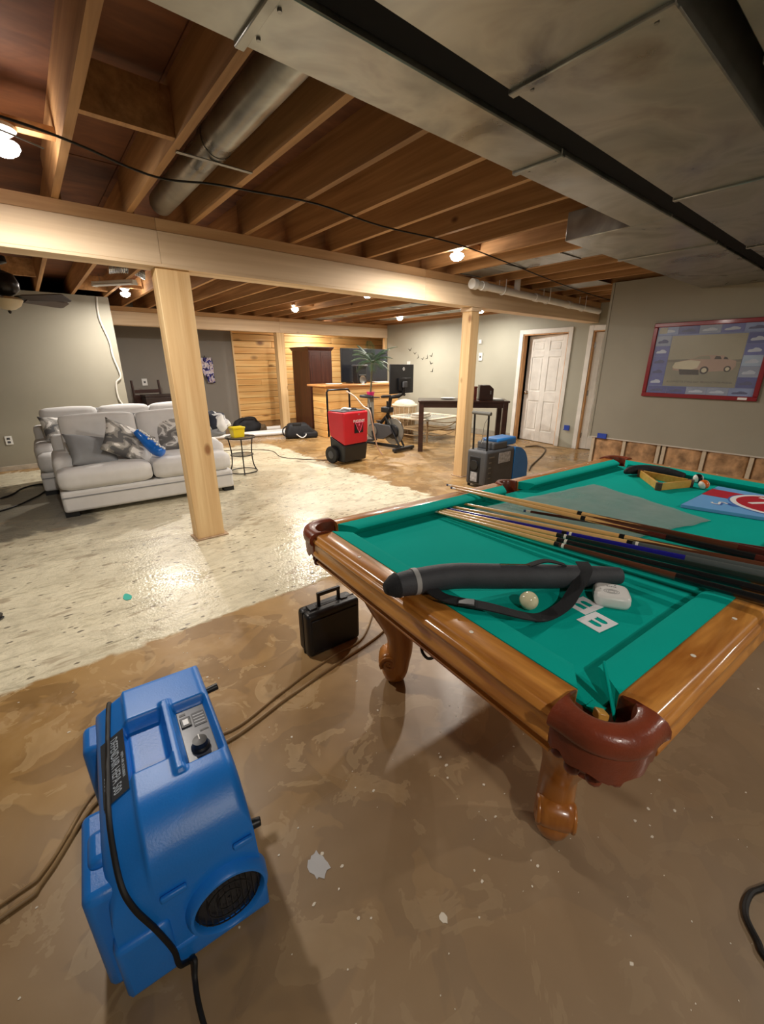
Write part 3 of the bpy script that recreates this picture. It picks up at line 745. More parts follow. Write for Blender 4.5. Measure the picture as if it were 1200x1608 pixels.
cue('pale cue with a black butt, second from the cue case', (-0.688, 0.578), (-0.485, -0.67), 0.784, 0.838, MAPLE, CBLACK, CBLACK, CGREEN, 0.64)
cue('pale cue with a brown forearm lying closest to the cue case', (-0.708, 0.563), (-0.56, -0.66), 0.784, 0.838, MAPLE, CBROWN, CBLACK, CBROWN, 0.64)
cue('dark rosewood cue lying across the film beside the blue sign', (-0.33, 0.30), (-0.085, -0.60), 0.784, 0.835, CRED, CRED, CBLACK, CRED, 0.55)

# soft cue case with strap
NYL = plain('black_nylon', S(62, 64, 70), 0.6, 0, 0.15, 12, 0.2, 300)
NYLS = plain('black_webbing', S(30, 32, 36), 0.8, 0, 0.1, 30, 0.3, 500)
cc = thing('cue_case', 'black soft cue case with shoulder strap across the end rail', 'cue case', T0(-1.05, -0.15, 0), 0)
def W(u, v, z):                            # into the case's local space (unrotated, shifted)
    p = T0(u, v, z); q = T0(-1.05, -0.15, 0); return (p[0]-q[0], p[1]-q[1], z)
path = [(-1.40, -0.035, 0.852), (-1.33, -0.05, 0.853), (-1.20, -0.085, 0.848), (-1.05, -0.145, 0.828), (-0.90, -0.215, 0.812), (-0.78, -0.275, 0.802), (-0.665, -0.345, 0.80)]
case = MB().tube([W(*p) for p in path], [0.033, 0.040, 0.041, 0.041, 0.040, 0.038, 0.028], 18, 6)
case.build('body', NYL, cc, smooth=True, auto=False)
MB().tube([W(-1.425, -0.03, 0.850), W(-1.40, -0.035, 0.852), W(-1.385, -0.038, 0.853)], [0.016, 0.034, 0.0395], 18, 3).build('end_cap', NYLS, cc, smooth=True, auto=False)
MB().tube([W(-1.335, -0.048, 0.8535), W(-1.32, -0.052, 0.8535)], 0.0415, 18).build('pale_band', plain('worn_silver_band', S(170, 170, 170), 0.6), cc, smooth=True)
sp = [(-1.30, -0.095, 0.838), (-1.285, -0.15, 0.828), (-1.21, -0.245, 0.822), (-1.12, -0.305, 0.790), (-1.05, -0.325, 0.772), (-0.95, -0.325, 0.775), (-0.88, -0.31, 0.79), (-0.80, -0.295, 0.835), (-0.765, -0.26, 0.846)]
def ribbon(pts, wd, th, sm=6):
    P = [Vector(W(*p)) for p in pts]; q = []
    for i in range(len(P)-1):
        p0, p1, p2, p3 = P[max(i-1,0)], P[i], P[i+1], P[min(i+2,len(P)-1)]
        for k in range(sm):
            t = k/sm; q.append(0.5*((2*p1)+(p2-p0)*t+(2*p0-5*p1+4*p2-p3)*t*t+(3*p1-p0-3*p2+p3)*t**3))
    q.append(P[-1]); rs = []
    for i, p in enumerate(q):
        d = (q[min(i+1,len(q)-1)]-q[max(i-1,0)]).normalized(); s_ = Vector((-d.y, d.x, 0)); s_ = s_.normalized() if s_.length > 1e-4 else Vector((0,1,0))
        n_ = d.cross(s_)
        rs.append([p+s_*wd/2+n_*th/2, p-s_*wd/2+n_*th/2, p-s_*wd/2-n_*th/2, p+s_*wd/2-n_*th/2])
    return MB().rings(rs)
ribbon(sp, 0.042, 0.004).build('strap', NYLS, cc, smooth=True)
MB().obox(W(-1.255, -0.20, 0.829), (0.05, 0.036, 0.01), Matrix.Rotation(-0.9, 3, 'Z')).build('buckle', BLACKPL, cc, bevel=0.003)
ribbon([(-1.05, -0.145, 0.870), (-1.0, -0.168, 0.864), (-0.95, -0.19, 0.858)], 0.008, 0.004).build('zipper', CHROME, cc)
ribbon([(-0.96, -0.185, 0.856), (-0.90, -0.21, 0.868), (-0.84, -0.245, 0.850)], 0.022, 0.004).build('handle', NYLS, cc, smooth=True)

tag(MB().sphere((0, 0, 0), 0.0286, 28, 18).build('cue_ball', plain('ivory_ball', S(236, 228, 190), 0.15, 0, 0.02), smooth=True, loc=T0(-1.045, -0.262, CLOTH+0.0287), auto=False), 'ivory cue ball resting by the strap of the cue case', 'ball')
# white alarm puck
al = thing('gas_alarm', 'white rounded plastic alarm beside the paper cards', 'alarm', T0(-0.79, -0.385, CLOTH), TA+0.62)
rr = []
def squircle(s, n=36, e=4.0):
    return [(math.copysign(abs(math.cos(2*PI*k/n))**(2/e), math.cos(2*PI*k/n))*s, math.copysign(abs(math.sin(2*PI*k/n))**(2/e), math.sin(2*PI*k/n))*s) for k in range(n)]
rings = [[(x, y, z) for x, y in squircle(s)] for s, z in ((0.045, 0.0), (0.050, 0.002), (0.053, 0.012), (0.052, 0.030), (0.048, 0.037), (0.040, 0.040))]
MB().rings(rings).build('housing', WHITEPL, al, smooth=True, auto=False)
GREYINK = plain('grey_ink', S(120, 120, 124), 0.7)
ic = MB()
for r0 in (0.006, 0.010, 0.014): ic.tube([(-0.012+r0*math.cos(a), 0.004+r0*1.6*math.sin(a), 0.0402) for a in [2*PI*k/14 for k in range(15)]], 0.0006, 4)
ic.build('printed_emblem', GREYINK, al)
text('printed_line', 'Kidde', 0.012, GREYINK, al, (0.022, 0.0, 0.0402), (0, 0, PI/2), 0.0003)
for x, y in ((0.0, 0.034), (0.034, -0.012)): MB().cyl((x, y, 0.039), (x, y, 0.0405), 0.0018, n=8).build('vent_hole', BLACKPL, al)
# paper cards with cut-outs
PAPER = plain('white_card', S(240, 240, 244), 0.6, 0, 0.01)
def card(label, c, ang, z):
    t = thing('paper_card', label, 'card', T0(*c, z), ang, 'white cards with tooth shaped cut-outs')
    bm = bmesh.new()
    a, b = 0.044, 0.037
    outer = [(-a, -b), (a, -b), (a, b), (-a, b)]
    def hole(cx):
        pts = [(cx-0.009, -0.018), (cx-0.004, -0.014), (cx, -0.016), (cx+0.004, -0.014), (cx+0.009, -0.018)]
        return pts + [(cx+0.010*math.cos(k*PI/8), 0.008+0.014*math.sin(k*PI/8)) for k in range(9)]
    loops = [outer, hole(-0.014), hole(0.014)]
    edges = []
    for lp in loops:
        vs_ = [bm.verts.new((x, y, 0)) for x, y in lp]
        edges += [bm.edges.new((vs_[i], vs_[(i+1) % len(vs_)])) for i in range(len(vs_))]
    bmesh.ops.triangle_fill(bm, edges=edges, use_beauty=True)
    me = bpy.data.meshes.new('sheet'); bm.to_mesh(me); bm.free(); me.materials.append(PAPER)
    # drop triangles that ended up inside the cut-outs
    o = bpy.data.objects.new('sheet', me); COL.objects.link(o); o.parent = t
    md = o.modifiers.new('s', 'SOLIDIFY'); md.thickness = 0.0012; md.offset = 1
    return t
card('white card with two cut-outs touching the alarm', (-0.883, -0.352), TA-0.1, CLOTH+0.0005)
card('white card with two cut-outs lying half over the other card', (-0.938, -0.425), TA-0.1+PI, CLOTH+0.0022)

# plastic film lying on the cloth
FILM = glassy('clear_plastic_film', S(170, 190, 186), 0.42, 0.28, 0.08)
fm = MB(); q00, q10, q11, q01 = (-0.60, 0.50), (0.50, 0.40), (0.33, -0.285), (-0.50, -0.12)
def film(u, v):
    x = (q00[0]*(1-u)+q10[0]*u)*(1-v)+(q01[0]*(1-u)+q11[0]*u)*v
    y = (q00[1]*(1-u)+q10[1]*u)*(1-v)+(q01[1]*(1-u)+q11[1]*u)*v
    z = CLOTH+0.003+0.008*abs(mnoise.noise(Vector((x*5, y*5, 2.0))))+0.004*abs(mnoise.noise(Vector((x*14, y*14, 5.0))))
    return T0(x+0.012*mnoise.noise(Vector((y*8, 1, 0))), y+0.012*mnoise.noise(Vector((x*8, 4, 0))), z)
tag(fm.grid(44, 34, film).build('plastic_film', FILM, smooth=True, solid=0.0006, auto=False), 'crumpled clear plastic film spread on the teal felt', 'plastic sheet')

# ball rack, balls and dark bag at the far rail
RACKM = wood('rack_wood', S(196, 140, 56), S(224, 176, 86), 0, 0.4, 14, 0.08)
rk = thing('ball_rack', 'wooden triangle ball rack on the felt', 'ball rack', T0(0.90, 0.20, CLOTH), TA)
tri = [Vector((-0.225, -0.095, 0)), Vector((0.045, -0.185, 0)), Vector((0.055, 0.150, 0))]
cen = sum(tri, Vector())/3
for i in range(3):
    a, b = tri[i], tri[(i+1) % 3]; d = (b-a).normalized(); n_ = Vector((-d.y, d.x, 0))
    if n_.dot(cen-a) < 0: n_ = -n_
    a2, b2 = a+d*0.02, b-d*0.02
    MB().prism([(a2.x, a2.y), (b2.x, b2.y), (b2.x+n_.x*0.012, b2.y+n_.y*0.012), (a2.x+n_.x*0.012, a2.y+n_.y*0.012)], 0.0, 0.045).build('side', RACKM, rk, bevel=0.002)
    MB().cyl((a.x+(cen-a).normalized().x*0.02, a.y+(cen-a).normalized().y*0.02, 0.0005), (a.x+(cen-a).normalized().x*0.02, a.y+(cen-a).normalized().y*0.02, 0.0455), 0.018, n=14).build('corner', CBROWN, rk)
def striped(name, label, c1, c2, loc, tilt):
    m, nt, b = new_mat(name)
    sx = nd(nt, 'ShaderNodeSeparateXYZ'); lk(nt, coords(nt), sx.inputs[0])
    f = ramp(nt, mathn(nt, 'ABSOLUTE', mathn(nt, 'MULTIPLY', sx.outputs[2], 35)), [(0.0, 1.0), (0.45, 0.0)], 'CONSTANT')
    lk(nt, mixc(nt, f, c2, c1), b.inputs['Base Color']); b.inputs['Roughness'].default_value = 0.12
    o = MB().sphere((0, 0, 0), 0.0286, 28, 18).build(name, m, smooth=True, loc=loc, rot=tilt, auto=False)
    tag(o, label, 'ball')
striped('orange_striped_ball', 'white pool ball with an orange stripe touching the rack', S(224, 110, 40), S(240, 236, 226), T0(0.945, -0.035, CLOTH+0.0287), (0.5, 1.2, 0))
striped('black_striped_ball', 'white pool ball with a black band by the far cushion', S(16, 16, 18), S(240, 236, 230), T0(1.085, 0.045, CLOTH+0.0287), (0.1, 1.4, -0.7))
bgm = MB().tube([T0(*p) for p in ((0.885, 0.400, 0.792), (0.95, 0.385, 0.80), (1.035, 0.33, 0.80), (1.07, 0.22, 0.798), (1.078, 0.12, 0.79))], [0.016, 0.030, 0.034, 0.032, 0.022], 14, 5)
bo = bgm.build('ball_bag', plain('black_bag_fabric', S(26, 26, 32), 0.7, 0, 0.2, 12, 0.4, 60), smooth=True, auto=False)
tag(bo, 'limp black bag lying behind the wooden ball rack', 'bag')

# sign board, pointed at one end
SB = plain('sky_blue_enamel', S(110, 172, 230), 0.4, 0, 0.02); SR = plain('crimson_enamel', S(186, 24, 48), 0.4, 0, 0.02); SW = plain('white_enamel', S(240, 240, 240), 0.4, 0, 0.02)
SDB = plain('shadow_blue_enamel', S(70, 112, 190), 0.4, 0, 0.02)
sg = thing('sign_board', 'sky blue sign with a red band and round number badge', 'sign', T0(0.44, -0.11, CLOTH-0.0115), TA)
def sp_(u, v): return (u-0.44, v+0.11)
bl, tl, tr, br = sp_(0.438, -0.109), sp_(1.02, -0.085), sp_(1.02, -0.62), sp_(0.61, -0.62)
MB().prism([bl, tl, tr, br], 0.012, 0.03).build('board', SB, sg, bevel=0.002)
def onb(f, g):                             # f along bl->tl, g along bl->br
    return (bl[0]+(tl[0]-bl[0])*f+(br[0]-bl[0])*g*(1-f)+(tr[0]-tl[0])*g*f, bl[1]+(tl[1]-bl[1])*f+(br[1]-bl[1])*g*(1-f)+(tr[1]-tl[1])*g*f)
MB().prism([onb(0.52, 0.0), onb(0.83, 0.0), onb(0.83, 1.0), onb(0.52, 1.0)], 0.0301, 0.0308).build('red_band', SR, sg)
def disc(c, r, z0, z1, m, n):
    MB().cyl((c[0], c[1], z0), (c[0], c[1], z1), r, n=48).build(n, m, sg)
dc = onb(0.56, 0.62)
disc(dc, 0.212, 0.0309, 0.0316, SDB, 'badge_outline'); disc(dc, 0.204, 0.0317, 0.0324, SW, 'badge_ring'); disc(dc, 0.178, 0.0325, 0.0332, SR, 'badge')
text('badge_number', '76', 0.27, SW, sg, (dc[0], dc[1], 0.0336), (0, 0, -PI/2-0.12), 0.0006)
e = onb(0.26, 0.22)
text('emblem', 'S', 0.11, SW, sg, (e[0], e[1], 0.0322), (0, 0, -PI/2-0.5), 0.0006)
text('emblem_shadow', 'S', 0.13, SDB, sg, (e[0]+0.004, e[1]-0.006, 0.0309), (0, 0, -PI/2-0.5), 0.0005)
MB().prism([(e[0]+0.02, e[1]-0.03), (e[0]+0.05, e[1]-0.05), (e[0]+0.055, e[1]-0.13), (e[0]+0.0, e[1]-0.06)], 0.0309, 0.0314).build('emblem_tail', SDB, sg)
# wooden chip in the near pocket
tag(MB().obox((0, 0, 0), (0.03, 0.022, 0.02)).build('wooden_chip', RACKM, loc=T(-1.225, -0.612, 0.776), rot=(0.2, 0.3, 0.8), bevel=0.003), 'small tan block lodged in the closest corner pocket', 'block')

# ================================================================== BLUE AIR SCRUBBER (foreground)
sc = thing('air_scrubber', 'blue moulded air scrubber with round black grille in front', 'air scrubber', (0.0, 0.83, 0), math.radians(-5))
X0, X1, Y1, HT = -0.108, 0.222, 0.605, 0.45
def sm(a, b, x):
    t = max(0.0, min(1.0, (x-a)/(b-a))); return t*t*(3-2*t)
def boxm(x, y, x0, x1, y0, y1, e=0.010):
    return sm(x0-e, x0+e, x)*(1-sm(x1-e, x1+e, x))*sm(y0-e, y0+e, y)*(1-sm(y1-e, y1+e, y))
def H(x, y):
    h = HT
    if x < -0.02: h -= 0.048*((-0.02-x)/0.088)
    h -= 0.10*max(0.0, (0.15-y)/0.15)**2
    h += 0.010*(1-sm(-0.024, -0.018, -x-0.0) if False else 0)
    h -= 0.012*(1-sm(-0.026, -0.016, x))                     # step between side strip and top
    h -= 0.040*boxm(x, y, -0.03, 0.075, 0.235, 0.435)        # hand grip recess
    h -= 0.030*boxm(x, y, 0.108, 0.203, 0.185, 0.425)        # control panel recess
    h -= 0.006*boxm(x, y, -0.01, 0.19, 0.13, 0.150, 0.006)*0
    h += 0.012*boxm(x, y, 0.078, 0.104, 0.16, 0.46, 0.006)   # ridge
    # rounded rim
    d = min(x-X0, X1-x, Y1-y, y); r = 0.028
    if d < r: h -= r-math.sqrt(max(0, r*r-(r-d)**2))
    return h
NX, NY = 82, 150
m = MB(); vs_ = []
for i in range(NX):
    for j in range(NY):
        x = X0+(X1-X0)*i/(NX-1); y = Y1*j/(NY-1); vs_.append((x, y, H(x, y)))
fs = [(i*NY+j, (i+1)*NY+j, (i+1)*NY+j+1, i*NY+j+1) for i in range(NX-1) for j in range(NY-1)]
bord = [(i, 0) for i in range(NX)]+[(NX-1, j) for j in range(1, NY)]+[(i, NY-1) for i in range(NX-2, -1, -1)]+[(0, j) for j in range(NY-2, 0, -1)]
o0 = len(vs_); nb = len(bord)
for lev in range(4):
    for (i, j) in bord:
        x, y, z = vs_[i*NY+j]
        t = (lev+1)/4; zz = z*(1-t)+0.012*t
        vs_.append((x+(0.012*t if i == NX-1 else -0.004*t if i == 0 else 0), y+(-0.008*t if j == 0 else 0), zz))
prev = [i*NY+j for i, j in bord]
for lev in range(4):
    cur = [o0+lev*nb+k for k in range(nb)]
    fs += [(prev[k], prev[(k+1) % nb], cur[(k+1) % nb], cur[k]) for k in range(nb)]
    prev = cur
fs.append(tuple(reversed(prev)))
m.add(vs_, fs)
m.build('shell', BLUE, sc, smooth=True)
# lugs along the side
lugp = lambda y0, y1, z1, n, x0=-0.148: MB().box(x0, -0.075, y0, y1, 0.012, z1).build(n, BLUE, sc, bevel=0.022, seg=3)
lugp(0.03, 0.275, 0.345, 'side_lug', -0.155); lugp(0.49, 0.615, 0.35, 'side_lug', -0.150)
lugp(0.10, 0.20, 0.362, 'lug_rib', -0.140)
MB().box(-0.12, 0.0, -0.014, 0.05, 0.012, 0.20).build('front_foot', BLUE, sc, bevel=0.015, seg=3)
MB().box(-0.02, 0.236, -0.012, 0.03, 0.012, 0.085).build('front_foot', BLUE, sc, bevel=0.012, seg=3)
# round outlet
oc = (0.135, 0.0, 0.150)
MB().lathe([(0.086, 0.012), (0.086, -0.024), (0.090, -0.030), (0.097, -0.030), (0.103, -0.022), (0.108, 0.012)], oc, 48, 'y').build('outlet_ring', BLUE, sc, smooth=True)
gr = MB().lathe([(0.087, -0.010), (0.08, -0.012), (0.004, -0.013), (0.004, 0.0), (0.087, 0.0)], oc, 40, 'y').build('outlet_grille', BLACKPL, sc)
for k in range(12):
    xx = -0.077+0.014*k; hh = math.sqrt(max(0, 0.082**2-xx*xx))
    MB().box(oc[0]+xx-0.0015, oc[0]+xx+0.0015, -0.018, -0.011, oc[2]-hh, oc[2]+hh).build('grille_bar', BLACKPL, gr)
for rr_ in (0.03, 0.055, 0.078):
    MB().tube([(oc[0]+rr_*math.cos(a), -0.019, oc[2]+rr_*math.sin(a)) for a in [2*PI*k/40 for k in range(41)]], 0.0016, 5).build('grille_hoop', BLACKPL, gr)
# bungee slots on the front shoulder
for (x0, x1, z) in ((-0.01, 0.05, 0.275), (0.165, 0.215, 0.305)):
    MB().box(x0, x1, -0.014, -0.002, z-0.008, z+0.008).build('slot_rib', BLUE, sc, bevel=0.004)
# control panel
cpn = MB().box(0.114, 0.197, 0.195, 0.415, 0.418, 0.4235).build('control_panel', plain('panel_grey', S(112, 114, 120), 0.3, 0, 0.1), sc, bevel=0.006)
MB().lathe([(0.026, 0.4235), (0.026, 0.432), (0.021, 0.436), (0.020, 0.452), (0.004, 0.454)], (0.155, 0.238, 0), 24).build('dial', BLACKPL, cpn, smooth=True)
MB().box(0.1535, 0.1565, 0.238, 0.258, 0.454, 0.4555).build('dial_pointer', WHITEPL, cpn)
MB().box(0.120, 0.150, 0.335, 0.378, 0.4235, 0.428).build('rocker_switch', BLACKPL, cpn, bevel=0.002)
MB().box(0.127, 0.143, 0.343, 0.368, 0.428, 0.4295).build('switch_face', WHITEPL, cpn, bevel=0.003)
MB().box(0.155, 0.192, 0.325, 0.385, 0.4235, 0.425).build('printed_plate', DARKGREY, cpn)
for k in range(4): MB().box(0.158, 0.189, 0.332+0.013*k, 0.336+0.013*k, 0.425, 0.4253).build('printed_line', plain('pale_ink', S(190, 192, 196), 0.5), cpn)
MB().box(0.122, 0.14, 0.39, 0.40, 0.4235, 0.4245).build('indicator', BLACKPL, cpn)
MB().box(0.165, 0.19, 0.298, 0.304, 0.4235, 0.4245).build('indicator', BLACKPL, cpn)
# label on the sloping side strip
sl = math.atan2(0.048, 0.088)
lab = MB().box(-0.036, 0.036, -0.115, 0.115, 0.0, 0.0015).build('name_plate', plain('label_grey', S(58, 62, 68), 0.4), sc, bevel=0.0, loc=(-0.0600, 0.315, 0.4182), rot=(0, -sl, 0))
INK = plain('label_ink', S(196, 208, 220), 0.5)
text('lettering', 'DEFENDAIR HEPA 500', 0.026, INK, lab, (0.004, 0.0, 0.0018), (0, 0, -PI/2), 0.0003, scale=(0.80, 1.35, 1))
text('lettering', 'HEPA AIR SCRUBBER', 0.010, INK, lab, (0.026, -0.02, 0.0018), (0, 0, -PI/2), 0.0003)
text('lettering', 'DRI-EAZ', 0.012, INK, lab, (-0.026, -0.04, 0.0018), (0, 0, -PI/2), 0.0003)
# knobs and latches on the side
MB().cyl((0.21, 0.49, 0.40), (0.262, 0.49, 0.405), 0.011, 0.012, 14).build('side_knob', BLACKPL, sc, bevel=0.003)
MB().cyl((0.22, 0.05, 0.27), (0.252, 0.045, 0.27), 0.014, 0.012, 14).build('latch', BLACKPL, sc, bevel=0.003)
# power cord draped over the machine and out on the floor
cd = MB().tube([(-0.06, 0.618, 0.36), (-0.06, 0.59, 0.42), (-0.066, 0.5, 0.424), (-0.072, 0.38, 0.422), (-0.078, 0.25, 0.418), (-0.08, 0.14, 0.413), (-0.075, 0.03, 0.36), (-0.06, -0.005, 0.30),
                (-0.03, -0.016, 0.20), (-0.008, -0.02, 0.10), (-0.004, -0.026, 0.045), (0.014, -0.02, 0.022), (0.03, -0.035, 0.04), (0.022, -0.06, 0.012), (0.02, -0.12, 0.008), (0.03, -0.22, 0.007), (0.06, -0.45, 0.007), (0.2, -0.8, 0.007)], 0.0065, 8, 6)
cd.build('power_cord', BLACKRUB, sc, smooth=True)

# ================================================================== TOOL CASE
tc_ = thing('tool_case', 'black hard plastic tool case standing upright by the pool table', 'case', (0.865, 1.665, 0), math.radians(-2))
MB().box(0, 0.325, 0, 0.066, 0.0, 0.262).build('front_shell', BLACKPL, tc_, bevel=0.022, seg=4)
MB().box(0.004, 0.321, 0.066, 0.13, 0.004, 0.255).build('rear_shell', BLACKPL, tc_, bevel=0.022, seg=4)
MB().box(0.02, 0.305, -0.006, 0.0, 0.03, 0.225).build('front_panel', BLACKPL, tc_, bevel=0.004)
MB().box(0.0, 0.325, 0.060, 0.072, 0.0, 0.258).build('seam_rim', BLACKPL, tc_, bevel=0.004)
for x in (0.06, 0.25): MB().box(x-0.022, x+0.022, 0.04, 0.095, 0.252, 0.268).build('latch', BLACKPL, tc_, bevel=0.004)
hd = MB().box(0.095, 0.112, 0.058, 0.074, 0.255, 0.325).box(0.218, 0.235, 0.058, 0.074, 0.255, 0.325).box(0.095, 0.235, 0.056, 0.076, 0.318, 0.338)
hd.build('handle', plain('handle_black', S(30, 26, 24), 0.4), tc_, bevel=0.004)

# ================================================================== FLOOR CORDS
TAN = plain('tan_cord', S(150, 122, 84), 0.5); 
def cord(name, label, pts, r, m): return tag(MB().tube(pts, r, 8, 6).build(name, m, smooth=True), label, 'cord')
cord('extension_cord', 'thicker tan cord running behind the air scrubber to the pool table', [(-1.0, 1.18, 0.007), (-0.37, 1.25, 0.007), (-0.27, 1.29, 0.007), (-0.1, 1.48, 0.007), (0.15, 1.50, 0.007), (0.34, 1.43, 0.007), (0.64, 1.49, 0.007), (0.93, 1.54, 0.007), (1.24, 1.585, 0.007), (1.6, 1.68, 0.007), (2.2, 1.7, 0.007)], 0.007, TAN)
cord('thin_power_lead', 'thinner tan cord looping past the tool case', [(-1.0, 1.22, 0.006), (-0.38, 1.29, 0.006), (-0.26, 1.33, 0.006), (-0.1, 1.53, 0.006), (0.15, 1.55, 0.006), (0.37, 1.475, 0.006), (0.6, 1.53, 0.006), (0.80, 1.58, 0.006), (0.98, 1.61, 0.006), (1.2, 1.64, 0.006), (1.5, 1.9, 0.006)], 0.0055, TAN)
cord('black_power_lead', 'loop of black cord at the right edge of the floor', [(1.62, -0.2, 0.008), (1.40, -0.10, 0.008), (1.34, -0.075, 0.008), (1.27, -0.078, 0.008), (1.22, -0.115, 0.008), (1.18, -0.16, 0.008), (1.1, -0.4, 0.008)], 0.008, BLACKRUB)
cord('floor_cable', 'black cable lying on the floor left of the sofas', [(-1.2, 6.3, 0.01), (-0.51, 6.42, 0.01), (-0.3, 6.8, 0.01), (-0.12, 6.9, 0.01), (0.0, 6.72, 0.012), (0.05, 6.5, 0.012)], 0.01, BLACKRUB)
cord('floor_cable', 'black cable curving past the dark corner of the floor by the sofa', [(-1.2, 5.6, 0.01), (-0.5, 5.82, 0.01), (-0.2, 6.2, 0.01), (-0.09, 6.45, 0.01)], 0.009, BLACKRUB)
cord('hose', 'thin dark hose curving on the floor before the six panel door', [(5.5, 3.3, 0.012), (5.8, 3.45, 0.012), (6.66, 3.78, 0.012), (7.2, 4.05, 0.012), (7.35, 4.3, 0.012), (7.1, 4.4, 0.012)], 0.012, plain('hose_brown', S(92, 78, 60), 0.5))
cord('thin_lead', 'pale thin lead tangled on the floor by the sage wall', [(6.0, 4.3, 0.006), (6.5, 4.5, 0.006), (6.9, 4.8, 0.006), (7.2, 4.7, 0.006), (7.0, 4.45, 0.006), (7.4, 4.1, 0.006), (7.5, 3.8, 0.006)], 0.006, plain('pale_lead', S(190, 170, 140), 0.5))
cord('thin_power_lead', 'dark cord from the red dehumidifier across the floor', [(3.62, 5.75, 0.006), (3.3, 6.1, 0.006), (3.1, 6.5, 0.006), (3.2, 7.1, 0.006), (2.9, 7.5, 0.006), (2.4, 7.7, 0.006)], 0.006, plain('brown_cord', S(84, 70, 54), 0.6))

# paint flecks and chips strewn over the floor
fk = MB(); rg = random.Random(3)
for k in range(330):
    x, y = rg.uniform(-0.5, 3.4), rg.uniform(-0.6, 2.3)
    if rg.random() < 0.4: x, y = rg.uniform(0.2, 1.8), rg.uniform(-0.3, 1.0)
    r_ = rg.choice([0.0015, 0.002, 0.003, 0.005]); n = 6; a0 = rg.random()*6
    poly = [(x+r_*rg.uniform(0.5, 1.3)*math.cos(a0+2*PI*i/n)*1.3, y+r_*rg.uniform(0.5, 1.3)*math.sin(a0+2*PI*i/n)) for i in range(n)]
    fk.prism(poly, 0.0, 0.0015)
fo = fk.build('paint_flecks', plain('white_flecks', S(216, 208, 192), 0.7)); fo['kind'] = 'stuff'; fo['label'] = 'white paint flecks strewn over the brown floor'; fo['category'] = 'flecks'
def splat(name, label, cat, c, rx, ry, m, n=18, seed=1, h=0.0015):
    rg = random.Random(seed)
    poly = [(c[0]+rx*rg.uniform(0.7, 1.15)*math.cos(2*PI*i/n), c[1]+ry*rg.uniform(0.7, 1.15)*math.sin(2*PI*i/n)) for i in range(n)]
    return tag(MB().prism(poly, 0.0, h).build(name, m), label, cat)
splat('dried_patch', 'pale blue grey dried patch on the floor beside the air scrubber', 'patch', (0.395, 0.80), 0.030, 0.045, plain('grey_residue', S(184, 184, 184), 0.6), seed=4)
splat('paint_blob', 'white paint blob on the floor below the pool table', 'paint spot', (0.60, 0.46), 0.011, 0.014, plain('white_flecks', S(216, 208, 192)), 12, 5)
splat('teal_scrap', 'small teal scrap on the cream floor patch', 'scrap', (0.23, 3.0), 0.025, 0.055, plain('teal_scrap', S(60, 176, 160), 0.7), 12, 6, 0.004)
sh = thing('dark_shoe', 'dark shoe tip at the left edge of the cream floor', 'shoe', (-0.47, 3.2, 0), 0.2)
MB().sphere((0, 0, 0.028), 0.05, 16, 10, (1.3, 0.7, 0.55)).build('upper', plain('dark_suede', S(70, 66, 60), 0.8), sh, smooth=True)
MB().sphere((0, 0, 0.008), 0.05, 16, 8, (1.36, 0.76, 0.15)).build('sole', BLACKRUB, sh, smooth=True)

# ================================================================== SOFAS
def pillow(name, sx, sy, th, mat, parent=None, n=18, pw=3.0, sag=0.0):
    m = MB()
    for sgn in (1, -1):
        def fn(u, v):
            a, b = 2*u-1, 2*v-1
            pin = 1-0.10*(1-abs(a)**2)*abs(b)**6; pin2 = 1-0.10*(1-abs(b)**2)*abs(a)**6
            h = ((1-abs(a)**pw)*(1-abs(b)**pw))
            return (a*sx/2*pin2, b*sy/2*pin, sgn*th/2*max(0, h)**0.55 - sag*a*a)
        m.grid(n, n, fn)
    me = m.mesh(name, mat, True)
    bm = bmesh.new(); bm.from_mesh(me); bmesh.ops.remove_doubles(bm, verts=bm.verts, dist=0.0005); bmesh.ops.recalc_face_normals(bm, faces=bm.faces); bm.to_mesh(me); bm.free()
    o = bpy.data.objects.new(name, me); COL.objects.link(o)
    if parent: o.parent = parent
    return o
def cushion(name, x0, x1, y0, y1, z0, z1, parent, bulge=0.03, r=0.05, rot=None, loc=None, mat=None):
    """soft upholstered block with crowned faces"""
    m = MB(); c = ((x0+x1)/2, (y0+y1)/2, (z0+z1)/2); hx, hy, hz = (x1-x0)/2, (y1-y0)/2, (z1-z0)/2
    bm = bmesh.new(); bmesh.ops.create_cube(bm, size=2.0); bmesh.ops.subdivide_edges(bm, edges=bm.edges, cuts=9, use_grid_fill=True)
    for v in bm.verts:
        p = v.co.copy(); q = Vector((p.x*hx, p.y*hy, p.z*hz)); inn = Vector((max(-hx+r, min(hx-r, q.x)), max(-hy+r, min(hy-r, q.y)), max(-hz+r, min(hz-r, q.z))))
        d = q-inn
        if d.length > 1e-6:
            mx = max(abs(d.x), abs(d.y), abs(d.z)); d = d.normalized()*min(r, mx if mx < r else r)
        q = inn+d
        if abs(p.z) > 0.99: q.z += math.copysign(bulge*(1-p.x**2)*(1-p.y**2), p.z)
        if abs(p.y) > 0.99: q.y += math.copysign(bulge*0.6*(1-p.x**2)*(1-p.z**2), p.y)
        q += Vector((1, 1, 1))*0.004*mnoise.noise(q*6+Vector(c))
        v.co = q
    me = bpy.data.meshes.new(name); bm.to_mesh(me); bm.free(); me.materials.append(mat or SOFA)
    for p in me.polygons: p.use_smooth = True
    o = bpy.data.objects.new(name, me); COL.objects.link(o); o.parent = parent; o.location = c
    if rot: o.rotation_euler = rot
    return o
